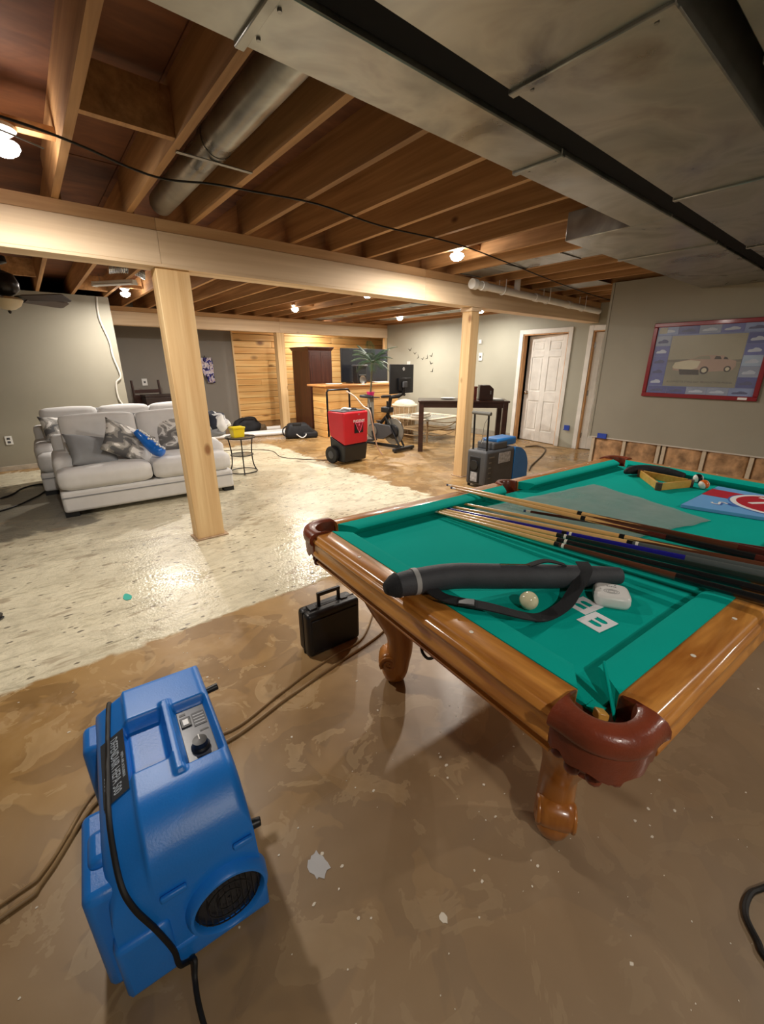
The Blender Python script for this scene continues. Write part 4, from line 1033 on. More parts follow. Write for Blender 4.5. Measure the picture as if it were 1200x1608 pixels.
def sofa(label, loc, rz, wid, seats, depth=0.95):
    t = thing('sofa', label, 'sofa', loc, rz, 'light grey sofas')
    MB().box(0.0, wid, 0.0, depth, 0.05, 0.27).build('base', SOFA, t, bevel=0.03, seg=3)
    MB().box(0.004, wid-0.004, -0.006, 0.004, 0.205, 0.215).build('piping', SOFAD, t)
    for x in (0.06, wid-0.06):
        for y in (0.08, depth-0.08): MB().box(x-0.06, x+0.06, y-0.05, y+0.05, 0.0, 0.05).build('foot', BLACKPL, t)
    cushion('arm', -0.01, 0.20, 0.22, depth, 0.26, 0.57, t, 0.02, 0.06)
    cushion('arm', wid-0.20, wid+0.01, 0.22, depth, 0.26, 0.57, t, 0.02, 0.06)
    MB().box(0.02, wid-0.02, depth-0.20, depth, 0.25, 0.74).build('back_frame', SOFA, t, bevel=0.05, seg=3)
    sw = wid/seats
    for k in range(seats):
        cushion('seat_cushion', k*sw+0.004, (k+1)*sw-0.004, -0.03, 0.22, 0.275, 0.485, t, 0.012, 0.06) if False else None
    for k in range(seats):
        a, b = k*sw, (k+1)*sw
        cushion('seat_cushion', a+0.004, b-0.004, -0.02, 0.30, 0.272, 0.485, t, 0.012, 0.07)
        a2, b2 = max(a, 0.20), min(b, wid-0.20)
        cushion('seat_inner', a2+0.004, b2-0.004, 0.20, depth-0.2, 0.272, 0.487, t, 0.012, 0.05)
    bw = (wid-0.24)/seats
    for k in range(seats):
        cushion('back_cushion', 0.12+k*bw+0.003, 0.12+(k+1)*bw-0.003, depth-0.37, depth-0.14, 0.46, 0.945, t, 0.025, 0.045, (math.radians(-10), 0, 0))
    return t
sofa('light grey two seat sofa in front, heaped with pillows', (0.035, 5.12, 0), math.radians(-2.0), 1.72, 2)
sofa('light grey sofa standing behind the other sofa', (-0.09, 6.22, 0), math.radians(-1.5), 2.1, 3, 0.93)
CAMO = camo('grey_camouflage', [S(96, 96, 98), S(140, 138, 134), S(172, 170, 166), S(232, 230, 226)], 6.5)
CAMO2 = camo('grey_camouflage_light', [S(112, 110, 108), S(150, 148, 144), S(224, 222, 218), S(160, 158, 154)], 6.0)
def put(o, loc, rot, label, group=None): o.location = loc; o.rotation_euler = rot; tag(o, label, 'pillow', group)
put(pillow('throw_pillow', 0.48, 0.42, 0.17, SOFAD), (0.41, 5.43, 0.60), (math.radians(44), math.radians(14), math.radians(16)), 'plain dark grey pillow slumped against the sofa arm', 'throw pillows')
put(pillow('throw_pillow', 0.56, 0.40, 0.18, CAMO), (0.76, 5.40, 0.655), (math.radians(62), math.radians(30), math.radians(12)), 'camouflage pillow leaning beside the dark grey pillow', 'throw pillows')
put(pillow('throw_pillow', 0.58, 0.44, 0.17, CAMO2), (1.36, 5.66, 0.68), (math.radians(70), math.radians(-6), math.radians(-4)), 'pale camouflage pillow partly behind the wide pine post', 'throw pillows')
put(pillow('throw_pillow', 0.40, 0.34, 0.14, CAMO), (0.22, 6.62, 0.72), (math.radians(55), math.radians(8), math.radians(20)), 'camouflage pillow corner showing between the two sofas', 'throw pillows')
put(pillow('throw_pillow', 0.62, 0.40, 0.14, SOFAD), (0.93, 6.80, 0.76), (math.radians(65), 0, math.radians(-3)), 'grey pillow on the rear sofa behind the sofa back', 'throw pillows')
# blue bottle shaped plush
bp = thing('bottle_pillow', 'glossy blue bottle shaped pillow with white dots', 'pillow', (0.985, 5.27, 0.50), math.radians(8))
bpt = MB().tube([(-0.135, 0.11, 0.285), (-0.115, 0.095, 0.255), (-0.09, 0.07, 0.21), (-0.05, 0.02, 0.14), (-0.01, -0.04, 0.08), (0.03, -0.09, 0.055), (0.045, -0.11, 0.045)], [0.030, 0.042, 0.044, 0.058, 0.066, 0.062, 0.03], 18, 5)
bb = bpt.build('body', plain('glossy_blue_fabric', S(18, 104, 200), 0.3, 0, 0.1, 10, 0.3, 40, 0.3), bp, smooth=True, auto=False)
rg = random.Random(5)
dm = MB().sphere((0, 0, 0), 0.012, 8, 6).mesh('dot', WHITEPL, True)
for k in range(16):
    t = k/15; p = Vector((-0.12, 0.10, 0.265)).lerp(Vector((0.025, -0.085, 0.06)), t); r_ = 0.045+0.02*t
    share('dot', dm, bb, p+Vector((0.35, -0.75, 0.55)).normalized()*r_*0.96+Vector((0.5, 0.2, 0.2))*rg.uniform(-0.03, 0.03))
for o in bp.children: pass
# white bag and dark cloth at the end of the sofa
wb = MB()
def bagf(c, r, sc_, seed, name, mat, parent=None, n=28, mm=18, amp=0.25):
    m = MB(); rs = []
    for i in range(mm+1):
        a = PI*i/mm; ring = []
        for j in range(n):
            b = 2*PI*j/n; d = Vector((math.sin(a)*math.cos(b), math.sin(a)*math.sin(b), -math.cos(a)))
            f = 1+amp*mnoise.noise(d*1.8+Vector((seed, 0, 0)))+amp*0.5*mnoise.noise(d*4.5+Vector((seed, 3, 0)))
            p = Vector((d.x*sc_[0], d.y*sc_[1], d.z*sc_[2]))*r*f
            p.z = max(p.z, -r*sc_[2]*0.8); ring.append((c[0]+p.x, c[1]+p.y, c[2]+p.z))
        rs.append(ring)
    return m.rings(rs).build(name, mat, parent, smooth=True, auto=False)
bagt = thing('laundry_bag', 'crumpled white plastic bag with dark print on the sofa end', 'bag', (1.86, 5.86, 0.605))
bagf((0, 0, 0.13), 0.17, (1.05, 1.0, 0.95), 2.0, 'bag', camo('bag_print', [S(40, 44, 58), S(40, 44, 58), S(214, 214, 216), S(236, 236, 236)], 5), bagt)
bagf((-0.08, -0.02, 0.02), 0.15, (1.3, 1.0, 0.5), 4.0, 'grey_cloth', SOFAD, bagt)

# ================================================================== SIDE TABLE, TUB, BAGS, PIPES
stb = thing('side_table', 'round wire side table with a smoked glass top', 'side table', (2.20, 5.88, 0))
GLASS = glassy('smoked_glass', S(110, 108, 100), 0.55, 0.08)
MB().lathe([(0.20, 0.515), (0.205, 0.52), (0.20, 0.526), (0.002, 0.526), (0.002, 0.515)], (0, 0, 0), 36).build('table_top', GLASS, stb)
MB().tube([(0.205*math.cos(a), 0.205*math.sin(a), 0.51) for a in [2*PI*k/36 for k in range(37)]], 0.008, 8).build('top_ring', BLACKMET, stb, smooth=True)
MB().lathe([(0.15, 0.265), (0.154, 0.27), (0.15, 0.275), (0.002, 0.275), (0.002, 0.265)], (0, 0, 0), 30).build('shelf', GLASS, stb)
MB().tube([(0.155*math.cos(a), 0.155*math.sin(a), 0.262) for a in [2*PI*k/36 for k in range(37)]], 0.006, 8).build('shelf_ring', BLACKMET, stb, smooth=True)
MB().tube([(0.19*math.cos(a), 0.19*math.sin(a), 0.022) for a in [2*PI*k/36 for k in range(37)]], 0.008, 8).build('base_ring', BLACKMET, stb, smooth=True)
for k in range(3):
    a = 0.2+2*PI*k/3; c, s_ = math.cos(a), math.sin(a)
    MB().tube([(0.2*c, 0.2*s_, 0.51), (0.175*c, 0.175*s_, 0.40), (0.16*c, 0.16*s_, 0.26), (0.175*c, 0.175*s_, 0.1), (0.215*c, 0.215*s_, 0.008)], 0.009, 8, 5).build('leg', BLACKMET, stb, smooth=True)
YEL = plain('yellow_plastic', S(232, 206, 16), 0.4, 0, 0.03)
yt = thing('storage_tub', 'yellow plastic tub with lid on the side table', 'tub', (2.135, 5.80, 0.529), 0.1)
MB().rings([[(-0.075, -0.055, 0), (0.075, -0.055, 0), (0.075, 0.055, 0), (-0.075, 0.055, 0)], [(-0.085, -0.065, 0.115), (0.085, -0.065, 0.115), (0.085, 0.065, 0.115), (-0.085, 0.065, 0.115)]]).build('body', YEL, yt, bevel=0.006)
MB().box(-0.092, 0.092, -0.072, 0.072, 0.116, 0.142).build('lid', YEL, yt, bevel=0.006)
tag(MB().box(-0.07, 0.07, -0.012, 0.012, 0, 0.012).build('remote_control', BLACKPL, loc=(2.30, 5.80, 0.5275), rot=(0, 0, -0.5), bevel=0.003), 'black remote on the side table beside the yellow tub', 'remote')
BAGM = plain('black_bag_cloth', S(24, 25, 30), 0.75, 0, 0.2, 12, 0.4, 40)
b1 = thing('duffel_bag', 'black duffel bag slumped against the plank wall', 'bag', (3.66, 9.30, 0))
bagf((0, 0, 0.17), 0.24, (1.25, 0.8, 0.85), 7.0, 'body', BAGM, b1, amp=0.15)
MB().tube([(-0.2, -0.1, 0.28), (-0.08, -0.16, 0.38), (0.12, -0.16, 0.37), (0.22, -0.08, 0.25)], 0.016, 8, 5).build('handle', BAGM, b1, smooth=True)
bagf((0.34, 0.0, 0.10), 0.11, (1.2, 0.8, 0.9), 9.0, 'end_pocket', plain('brown_bag_cloth', S(96, 78, 56), 0.8), b1)
b2 = thing('black_backpack', 'black backpack lying at the end of the white tubes', 'bag', (4.36, 8.15, 0), math.radians(-20))
MB().rings([[(-0.30, -0.18, 0.0), (0.32, -0.18, 0.0), (0.32, 0.18, 0.0), (-0.30, 0.18, 0.0)], [(-0.30, -0.2, 0.12), (0.34, -0.2, 0.1), (0.34, 0.2, 0.1), (-0.30, 0.2, 0.12)], [(-0.24, -0.14, 0.30), (0.14, -0.14, 0.31), (0.14, 0.14, 0.31), (-0.24, 0.14, 0.30)]]).build('body', BAGM, b2, bevel=0.05, seg=4)
MB().box(0.02, 0.36, -0.21, 0.18, 0.0, 0.14).build('pocket', BAGM, b2, bevel=0.05, seg=4)
MB().box(-0.16, 0.02, -0.155, -0.135, 0.26, 0.32).build('flap', BLACKRUB, b2, bevel=0.008)
MB().tube([(-0.1, -0.21, 0.10), (0.0, -0.25, 0.03), (0.08, -0.25, 0.06), (0.1, -0.22, 0.1)], 0.012, 8, 5).build('strap', plain('white_strap', S(220, 220, 220), 0.6), b2, smooth=True)
MB().tube([(-0.3, -0.1, 0.04), (-0.36, -0.12, 0.1), (-0.36, -0.1, 0.2), (-0.28, -0.08, 0.26)], 0.014, 8, 5).build('strap', BAGM, b2, smooth=True)
for i, (p, q, r_, lab_) in enumerate((((2.75, 9.05, 0.045), (4.55, 8.62, 0.045), 0.045, 'longest white tube lying on the floor before the plank wall'),
                                     ((3.25, 9.15, 0.04), (4.6, 9.0, 0.04), 0.04, 'white tube lying behind the longest tube'),
                                     ((4.0, 9.5, 0.05), (5.0, 9.42, 0.05), 0.05, 'short white tube lying before the wardrobe'))):
    t = thing('white_tube', lab_, 'tube', (0, 0, 0), 0, 'white tubes on the floor')
    MB().cyl(p, q, r_, n=20).build('tube', WHITEPL, t, smooth=True)
    d = (Vector(q)-Vector(p)).normalized()
    for e_ in (Vector(p), Vector(q)-d*0.04): MB().cyl(e_, e_+d*0.04, r_+0.004, n=20).build('end_collar', WHITEPL, t, smooth=True)

# ================================================================== RED DEHUMIDIFIER
rd_ = thing('red_dehumidifier', 'red wheeled dehumidifier with black base and triangle emblem', 'dehumidifier', (3.82, 5.52, 0), math.radians(8))
def xz(poly, y0, y1): return lambda: None
hw, hd_ = 0.255, 0.17
body = MB(); lo = [(-hw, -hd_, 0.30), (hw, -hd_, 0.30), (hw, hd_, 0.42), (-hw, hd_, 0.42)]; hi = [(-hw-0.01, -hd_-0.01, 0.80), (hw+0.01, -hd_-0.01, 0.80), (hw+0.01, hd_+0.03, 0.80), (-hw-0.01, hd_+0.03, 0.80)]
body.rings([lo, hi]).build('cabinet', RED, rd_, bevel=0.025, seg=3)
MB().rings([[(-hw+0.02, -hd_+0.02, 0.03), (hw-0.02, -hd_+0.02, 0.03), (hw-0.02, hd_, 0.03), (-hw+0.02, hd_, 0.03)], [(-hw, -hd_, 0.295), (hw, -hd_, 0.295), (hw, hd_, 0.415), (-hw, hd_, 0.415)]]).build('base', BLACKPL, rd_, bevel=0.02, seg=3)
MB().box(-hw+0.01, hw-0.01, -hd_+0.02, hd_, 0.80, 0.815).build('top_tray', DARKGREY, rd_, bevel=0.006)
MB().lathe([(0.11, 0.815), (0.11, 0.83), (0.095, 0.835), (0.09, 0.822), (0.002, 0.822)], (0.05, 0.0, 0), 28).build('intake_ring', BLACKPL, rd_, smooth=True)
MB().tube([(-0.15, 0.0, 0.82), (-0.13, -0.05, 0.85), (-0.05, -0.07, 0.835), (0.0, -0.05, 0.83)], 0.018, 8, 4).build('rolled_paper', WHITEPL, rd_, smooth=True)
for s_ in (-1, 1):
    wlc = (s_*(hw+0.02), 0.10, 0.135)
    MB().lathe([(0.02, -0.03), (0.13, -0.03), (0.135, -0.02), (0.135, 0.02), (0.13, 0.03), (0.02, 0.03)], wlc, 32, 'x').build('wheel', BLACKRUB, rd_, smooth=True)
    MB().lathe([(0.002, -0.036), (0.05, -0.036), (0.06, -0.031), (0.06, 0.031), (0.05, 0.036), (0.002, 0.036)], wlc, 24, 'x').build('hub', DARKGREY, rd_, smooth=True)
MB().tube([(-hw+0.02, hd_+0.04, 0.40), (-hw+0.02, hd_+0.05, 1.08), (-hw+0.05, hd_+0.05, 1.11), (hw-0.05, hd_+0.05, 1.11), (hw-0.02, hd_+0.05, 1.08), (hw-0.02, hd_+0.04, 0.40)], 0.016, 10).build('handle', BLACKMET, rd_, smooth=True)
yf = -hd_-0.012
PINK = plain('pink_line', S(240, 120, 150), 0.5); DKRED = plain('deep_red', S(150, 14, 44), 0.5)
MB().box(-0.06+0.02, 0.12+0.02, yf-0.004, yf+0.02, 0.475, 0.64).build('emblem_plate', BLACKPL, rd_)
MB().prism([(-0.05+0.03, 0.64), (0.11+0.03, 0.64), (0.08+0.03, 0.52), (0.03+0.03, 0.49), (-0.02+0.03, 0.52)], yf-0.007, yf-0.004, lambda a, b, h: (a, h, b)).build('emblem_shield', DKRED, rd_)
tr_ = MB().tube([(-0.035, yf-0.008, 0.635), (0.05, yf-0.008, 0.48), (0.135, yf-0.008, 0.635), (-0.035, yf-0.008, 0.635)], 0.004, 6).build('emblem_triangle', PINK, rd_)
MB().prism([(0.035, 0.585), (0.05, 0.625), (0.065, 0.585)], yf-0.010, yf-0.007, lambda a, b, h: (a, h, b)).build('emblem_flame', PINK, rd_)
text('lettering', 'PHOENIX', 0.056, WHITEPL, rd_, (0.05, yf-0.006, 0.655), (PI/2, 0, 0), 0.001)
text('lettering', '200', 0.026, plain('dull_silver', S(190, 160, 160), 0.4), rd_, (0.05, yf-0.004, 0.755), (PI/2, 0, 0), 0.001)
MB().tube([(0.14, 0.18, 1.08), (0.2, 0.05, 1.0), (0.235, -0.1, 0.86), (0.265, -0.205, 0.80), (0.31, -0.22, 0.62), (0.42, -0.16, 0.40), (0.56, -0.10, 0.16), (0.66, -0.12, 0.02)], 0.012, 8, 6).build('drain_hose', plain('clear_hose', S(206, 176, 160), 0.4), rd_, smooth=True)

# ================================================================== GREY AND BLUE MACHINE
gm = thing('carpet_machine', 'grey and blue machine with tall black pull handle', 'cleaning machine', (4.17, 3.40, 0), 0)
MB().box(0.0, 0.60, -0.30, 0.0, 0.03, 0.475).build('grey_body', DARKGREY, gm, bevel=0.03, seg=3)
rings = []
for k in range(13):
    a = PI/2*k/12; rings.append([(0.60+0.34*math.sin(a)**1.0*1.0, y, z) for y, z in ((-0.30, 0.03), (0.0, 0.03), (0.0, 0.07+0.40*math.cos(a)**0.7), (-0.30, 0.07+0.40*math.cos(a)**0.7))])
MB().rings(rings).build('blue_shell', BLUE2, gm, bevel=0.01, smooth=True)
MB().box(0.16, 0.45, -0.28, -0.02, 0.47, 0.565).build('grey_hood', DARKGREY, gm, bevel=0.02, seg=3)
MB().box(0.24, 0.66, -0.27, -0.03, 0.50, 0.600).build('blue_hood', BLUE2, gm, bevel=0.025, seg=3)
MB().box(-0.008, 0.02, -0.22, -0.05, 0.06, 0.40).build('front_recess', plain('pit_black', S(12, 12, 14), 0.7), gm, bevel=0.02)
MB().lathe([(0.06, -0.025), (0.065, -0.012), (0.05, 0.0)], (0, -0.135, 0.29), 24, 'x').build('hose_port', BLACKPL, gm, smooth=True)
MB().box(-0.018, -0.006, -0.19, -0.09, 0.08, 0.20).build('sticker', plain('worn_sticker', S(170, 172, 176), 0.5, 0, 0.4, 30), gm)
for k in range(5): MB().box(0.06, 0.16-(0.05 if k else 0), -0.306, -0.298, 0.39-0.065*k, 0.402-0.065*k).build('louvre', GREYMET, gm)
MB().box(0.26, 0.50, -0.304, -0.299, 0.30, 0.43).build('sticker', plain('worn_sticker', S(170, 172, 176)), gm)
for y in (-0.255, -0.045): MB().tube([(0.06, y, 0.45), (0.045, y, 0.92)], 0.012, 10).build('handle_post', BLACKMET, gm, smooth=True)
MB().tube([(0.045, -0.285, 0.925), (0.045, -0.015, 0.925)], 0.022, 14).build('grip', plain('grip_grey', S(96, 96, 92), 0.6), gm, smooth=True)
for y in (-0.27, -0.03): MB().cyl((0.5, y-0.02, 0.06), (0.5, y+0.02, 0.06), 0.06, n=20).build('wheel', BLACKRUB, gm, smooth=True)
for y in (-0.27, -0.03): MB().cyl((0.04, y, 0.0), (0.04, y, 0.035), 0.02, n=12).build('foot', BLACKRUB, gm)
MB().tube([(0.045, -0.25, 0.88), (0.02, -0.22, 0.80), (0.03, -0.2, 0.66), (0.07, -0.15, 0.55), (0.2, -0.1, 0.60)], 0.004, 6, 5).build('tie_cord', plain('grey_string', S(120, 118, 112), 0.7), gm, smooth=True)

# ================================================================== DARK PUB TABLE AND WHAT STANDS ON IT
dt = thing('dining_table', 'tall espresso brown table behind the square pine post', 'table', (5.22, 5.38, 0), math.radians(-44))
TL, TW = 1.52, 0.62
MB().box(-0.02, TL+0.02, -0.02, TW+0.02, 0.865, 0.895).build('table_top', WALNUT, dt, bevel=0.004)
for a, b, c, d in ((0.06, TL-0.06, 0.015, 0.04), (0.06, TL-0.06, TW-0.04, TW-0.015), (0.015, 0.04, 0.06, TW-0.06), (TL-0.04, TL-0.015, 0.06, TW-0.06)):
    MB().box(a, b, c, d, 0.775, 0.865).build('apron', WALNUT, dt)
for x in (0.0, TL-0.085):
    for y in (0.0, TW-0.085): MB().box(x, x+0.085, y, y+0.085, 0.0, 0.865).build('leg', WALNUT, dt, bevel=0.004)
def DT(u, v, z=0.895): a = math.radians(-44); return (5.22+u*math.cos(a)-v*math.sin(a), 5.38+u*math.sin(a)+v*math.cos(a), z)
RBOX = wood('red_mahogany_box', S(74, 26, 22), S(108, 44, 34), 0, 0.25, 10, 0.08, 0, (0, 0, 0), 0.5)
wbx = thing('wooden_box', 'dark red wooden box on the tall table', 'box', DT(0.70, 0.18), math.radians(-44))
MB().box(0, 0.30, 0, 0.24, 0.0, 0.20).build('body', RBOX, wbx, bevel=0.004); MB().box(-0.006, 0.306, -0.006, 0.246, 0.202, 0.228).build('lid', RBOX, wbx, bevel=0.005)
MB().box(0.13, 0.17, -0.012, -0.004, 0.17, 0.215).build('clasp', GREYMET, wbx)
lp = thing('slanted_case', 'dark case with a slanted top beside the pine post on the table', 'case', DT(1.04, 0.16), math.radians(-44))
MB().prism([(0, 0), (0.24, 0), (0.24, 0.19), (0.17, 0.25), (0, 0.25)], 0, 0.26, lambda a, b, h: (a, h, b)).build('body', WALNUT, lp, bevel=0.006)
MB().box(0.18, 0.20, -0.006, 0.0, 0.10, 0.16).build('latch', GREYMET, lp)
tag(MB().lathe([(0.06, 0.0), (0.13, 0.012), (0.135, 0.018), (0.12, 0.014), (0.004, 0.006)], (0, 0, 0), 28).build('plate', WHITEPL, loc=DT(0.52, 0.45), smooth=True), 'white plate on the tall table left of the red box', 'plate')
tag(MB().box(-0.11, 0.11, -0.15, 0.15, 0, 0.012).build('paper_stack', WHITEPL, loc=DT(1.33, 0.42), rot=(0, 0, -0.3)), 'sheaf of white papers at the end of the tall table', 'papers')
tag(MB().box(-0.10, 0.10, -0.14, 0.14, 0, 0.01).build('black_folder', BLACKPL, loc=DT(1.36, 0.20), rot=(0, 0, -0.8), bevel=0.003), 'black folder by the papers on the tall table', 'folder')

# ================================================================== COFFEE TABLE AND BASKET
CREAM = wood('cream_washed_wood', S(206, 190, 164), S(232, 220, 198), 0, 0.5, 12, 0.08)
RATT = plain('rattan', S(172, 146, 110), 0.7, 0, 0.3, 60)
ct = thing('coffee_table', 'low cream rattan coffee table behind the tall dark table', 'coffee table', (6.42, 6.46, 0), math.radians(6))
for a in range(4):
    R_ = Matrix.Rotation(a*PI/2, 4, 'Z'); m = MB()
    m.v = [tuple(R_ @ Vector(v)) for v in MB().box(-0.56, 0.56, -0.56, -0.46, 0.43, 0.46).v]; m.f = MB().box(0, 1, 0, 1, 0, 1).f
    m.build('top_rail', CREAM, ct, bevel=0.004)
    x, y = R_.to_3x3() @ Vector((-0.5, -0.5, 0)) * 1.0 if False else ((-0.5, 0.5, 0.5, -0.5)[a], (-0.5, -0.5, 0.5, 0.5)[a]), 0
    MB().cyl((x[0], x[1], 0), (x[0], x[1], 0.43), 0.022, n=12).build('leg', RATT, ct, smooth=True)
    m2 = MB(); q = [R_ @ Vector(v) for v in ((-0.48, -0.49, 0.17), (-0.2, -0.52, 0.12), (0.2, -0.52, 0.12), (0.48, -0.49, 0.17))]
    m2.tube(q, 0.012, 8, 5); m2.tube([p+Vector((0, 0, 0.16)) for p in q], 0.010, 8, 5); m2.build('hoop', RATT, ct, smooth=True)
MB().box(-0.46, 0.46, -0.46, 0.46, 0.438, 0.448).build('glass_top', glassy('clear_glass', S(200, 206, 200), 0.5, 0.06), ct)
MB().box(-0.42, 0.42, -0.42, 0.42, 0.20, 0.215).build('shelf', RATT, ct)
mg = thing('folded_towel', 'pale folded towel lying on the coffee table', 'towel', (6.15, 6.28, 0.4615), 0.3)
cushion('fold', -0.22, 0.22, -0.13, 0.13, 0.0, 0.05, mg, 0.012, 0.02, mat=plain('oatmeal_cloth', S(206, 196, 180), 0.9, 0, 0.1, 20)); cushion('fold', -0.20, 0.20, -0.12, 0.12, 0.052, 0.085, mg, 0.01, 0.015, mat=MATS['oatmeal_cloth'])
bk = thing('wicker_basket', 'cream wicker basket behind the exercise bike monitor', 'basket', (6.55, 7.22, 0.0), 0)
MB().lathe([(0.20, 0.0), (0.24, 0.30), (0.27, 0.60), (0.27, 0.62), (0.25, 0.62), (0.22, 0.30), (0.002, 0.29)], (0, 0, 0), 30).build('bowl', RATT, bk, smooth=True)
MB().tube([(0.275*math.cos(a), 0.275*math.sin(a), 0.62) for a in [2*PI*k/30 for k in range(31)]], 0.022, 8).build('rim', CREAM, bk, smooth=True)
for k in range(16):
    a = 2*PI*k/16; MB().tube([(0.205*math.cos(a), 0.205*math.sin(a), 0.01), (0.245*math.cos(a), 0.245*math.sin(a), 0.30), (0.275*math.cos(a), 0.275*math.sin(a), 0.60)], 0.007, 6).build('stake', CREAM, bk)
cushion('linen', -0.2, 0.2, -0.2, 0.2, 0.52, 0.70, bk, 0.05, 0.08, mat=MATS['oatmeal_cloth'])

# ================================================================== EXERCISE BIKE
bi = thing('exercise_bike', 'black spin bike with a monitor turned away and pale flywheel rim', 'exercise bike', (4.98, 6.10, 0), math.radians(-80))
def bp_(n, pts, r, m=BLACKMET, k=0, par=bi): return MB().tube(pts, r, 10, k).build(n, m, par, smooth=True)
MB().box(0.47, 0.55, -0.28, 0.28, 0.02, 0.075).build('front_stabilizer', BLACKPL, bi, bevel=0.012)
MB().box(-0.58, -0.50, -0.26, 0.26, 0.02, 0.075).build('rear_stabilizer', BLACKPL, bi, bevel=0.012)
for x in (0.51, -0.54):
    for y in (-0.24, 0.24): MB().cyl((x, y, 0), (x, y, 0.025), 0.025, n=12).build('foot', BLACKRUB, bi)
bp_('base_rail', [(-0.54, 0, 0.06), (0.51, 0, 0.06)], 0.03)
bp_('down_tube', [(-0.20, 0, 0.30), (0.14, 0, 0.62)], 0.030); bp_('seat_tube', [(-0.16, 0, 0.12), (-0.30, 0, 0.72)], 0.028); bp_('seat_post', [(-0.30, 0, 0.70), (-0.345, 0, 0.90)], 0.018, CHROME)
bp_('head_tube', [(0.10, 0, 0.45), (0.20, 0, 0.92)], 0.032); bp_('fork', [(0.12, 0.06, 0.60), (0.30, 0.06, 0.33), (0.47, 0.06, 0.08)], 0.018); bp_('fork', [(0.12, -0.06, 0.60), (0.30, -0.06, 0.33), (0.47, -0.06, 0.08)], 0.018)
sd = MB().rings([[(-0.50, -0.09, 0.90), (-0.50, 0.09, 0.90), (-0.50, 0.08, 0.95), (-0.50, -0.08, 0.95)], [(-0.36, -0.07, 0.89), (-0.36, 0.07, 0.89), (-0.36, 0.06, 0.945), (-0.36, -0.06, 0.945)], [(-0.22, -0.02, 0.895), (-0.22, 0.02, 0.895), (-0.22, 0.018, 0.935), (-0.22, -0.018, 0.935)]]).build('saddle', BLACKPL, bi, bevel=0.015, seg=3)
fw_ = MB().lathe([(0.20, -0.012), (0.235, -0.014), (0.235, 0.014), (0.20, 0.012)], (0.27, 0, 0.33), 40, 'y').build('flywheel_rim', GREYMET, bi, smooth=True)
MB().lathe([(0.002, -0.010), (0.20, -0.008), (0.20, 0.008), (0.002, 0.010)], (0.27, 0, 0.33), 36, 'y').build('flywheel', BLACKPL, bi, smooth=True)
MB().lathe([(0.002, -0.05), (0.12, -0.045), (0.13, -0.03), (0.13, 0.03), (0.12, 0.045), (0.002, 0.05)], (0.27, 0, 0.33), 30, 'y').build('hub_cover', BLACKPL, bi, smooth=True)
MB().prism([(-0.28, 0.22), (-0.26, 0.42), (-0.08, 0.46), (0.25, 0.44), (0.30, 0.30), (0.10, 0.18), (-0.18, 0.16)], -0.085, -0.045, lambda a, b, h: (a, h, b)).build('belt_guard', plain('graphite_plastic', S(60, 60, 64), 0.4), bi, bevel=0.01)
cr = MB().lathe([(0.07, -0.10), (0.11, -0.105), (0.11, -0.095), (0.07, -0.09)], (-0.16, 0, 0.31), 30, 'y').build('crank_ring', GREYMET, bi, smooth=True)
bp_('crank_arm', [(-0.16, -0.11, 0.31), (-0.10, -0.13, 0.16)], 0.012); MB().box(-0.15, -0.05, -0.22, -0.13, 0.145, 0.17).build('pedal', BLACKPL, bi, bevel=0.005)
bp_('crank_arm', [(-0.16, 0.11, 0.31), (-0.22, 0.13, 0.46)], 0.012); MB().box(-0.27, -0.17, 0.13, 0.22, 0.45, 0.475).build('pedal', BLACKPL, bi, bevel=0.005)
bp_('handlebar', [(0.36, -0.20, 0.97), (0.22, -0.24, 0.96), (0.14, -0.16, 0.94), (0.16, 0.0, 0.94), (0.14, 0.16, 0.94), (0.22, 0.24, 0.96), (0.36, 0.20, 0.97)], 0.019, BLACKRUB, 5)
bp_('tablet_arm', [(0.18, 0, 0.92), (0.34, 0.06, 0.94), (0.42, 0.10, 1.0), (0.42, 0.10, 1.16)], 0.022)
MB().box(0.02, 0.22, -0.07, 0.07, 0.66, 0.76).build('bottle_holder', BLACKPL, bi, bevel=0.02)
MB().cyl((0.12, 0.0, 0.76), (0.12, 0.0, 0.86), 0.015, n=12).build('resistance_knob', BLACKPL, bi, smooth=True)
mon = MB().box(0.36, 0.385, -0.24, 0.42, 1.0, 1.485).build('monitor', BLACKPL, bi, bevel=0.006)
MB().box(0.385, 0.415, -0.03, 0.31, 1.05, 1.26).build('rear_housing', BLACKMET, mon, bevel=0.006)
MB().box(0.415, 0.445, 0.06, 0.17, 1.10, 1.20).build('swivel_mount', DARKGREY, mon, bevel=0.008)
MB().cyl((0.385, 0.13, 1.41), (0.388, 0.13, 1.41), 0.028, n=24).build('round_logo', WHITEPL, mon)
MB().cyl((0.3885, 0.13, 1.41), (0.389, 0.13, 1.41), 0.017, n=24).build('logo_inner', GREYMET, mon)
# ================================================================== BAR WITH TV, SPEAKER, PLANT
bar = thing('bar_counter', 'knotty pine plank bar counter with a thick top', 'bar counter', (4.76, 7.65, 0))
MB().box(0.02, 1.95, 0.02, 0.55, 0.0, 1.04).build('carcass', plain('shadow_gap', S(60, 36, 18), 0.9), bar)
for r in range(7):
    z0 = 0.006+r*0.1475
    MB().box(0.0, 1.97, 0.0, 0.02, z0, z0+0.142).build('plank', PLANK, bar, bevel=0.006, seg=1)
    MB().box(-0.002, 0.02, 0.02, 0.55, z0, z0+0.142).build('plank', PLANKY, bar, bevel=0.006, seg=1)
MB().box(-0.10, 2.02, -0.13, 0.62, 1.045, 1.09).build('counter_top', wood('bar_top_wood', S(176, 112, 62), S(212, 156, 96), 0, 0.3, 9, 0.05, 0, (0, 0, 0), 0.4), bar, bevel=0.012)
tv = thing('television', 'large black television standing on the bar', 'television', (6.10, 8.08, 1.091), math.radians(2))
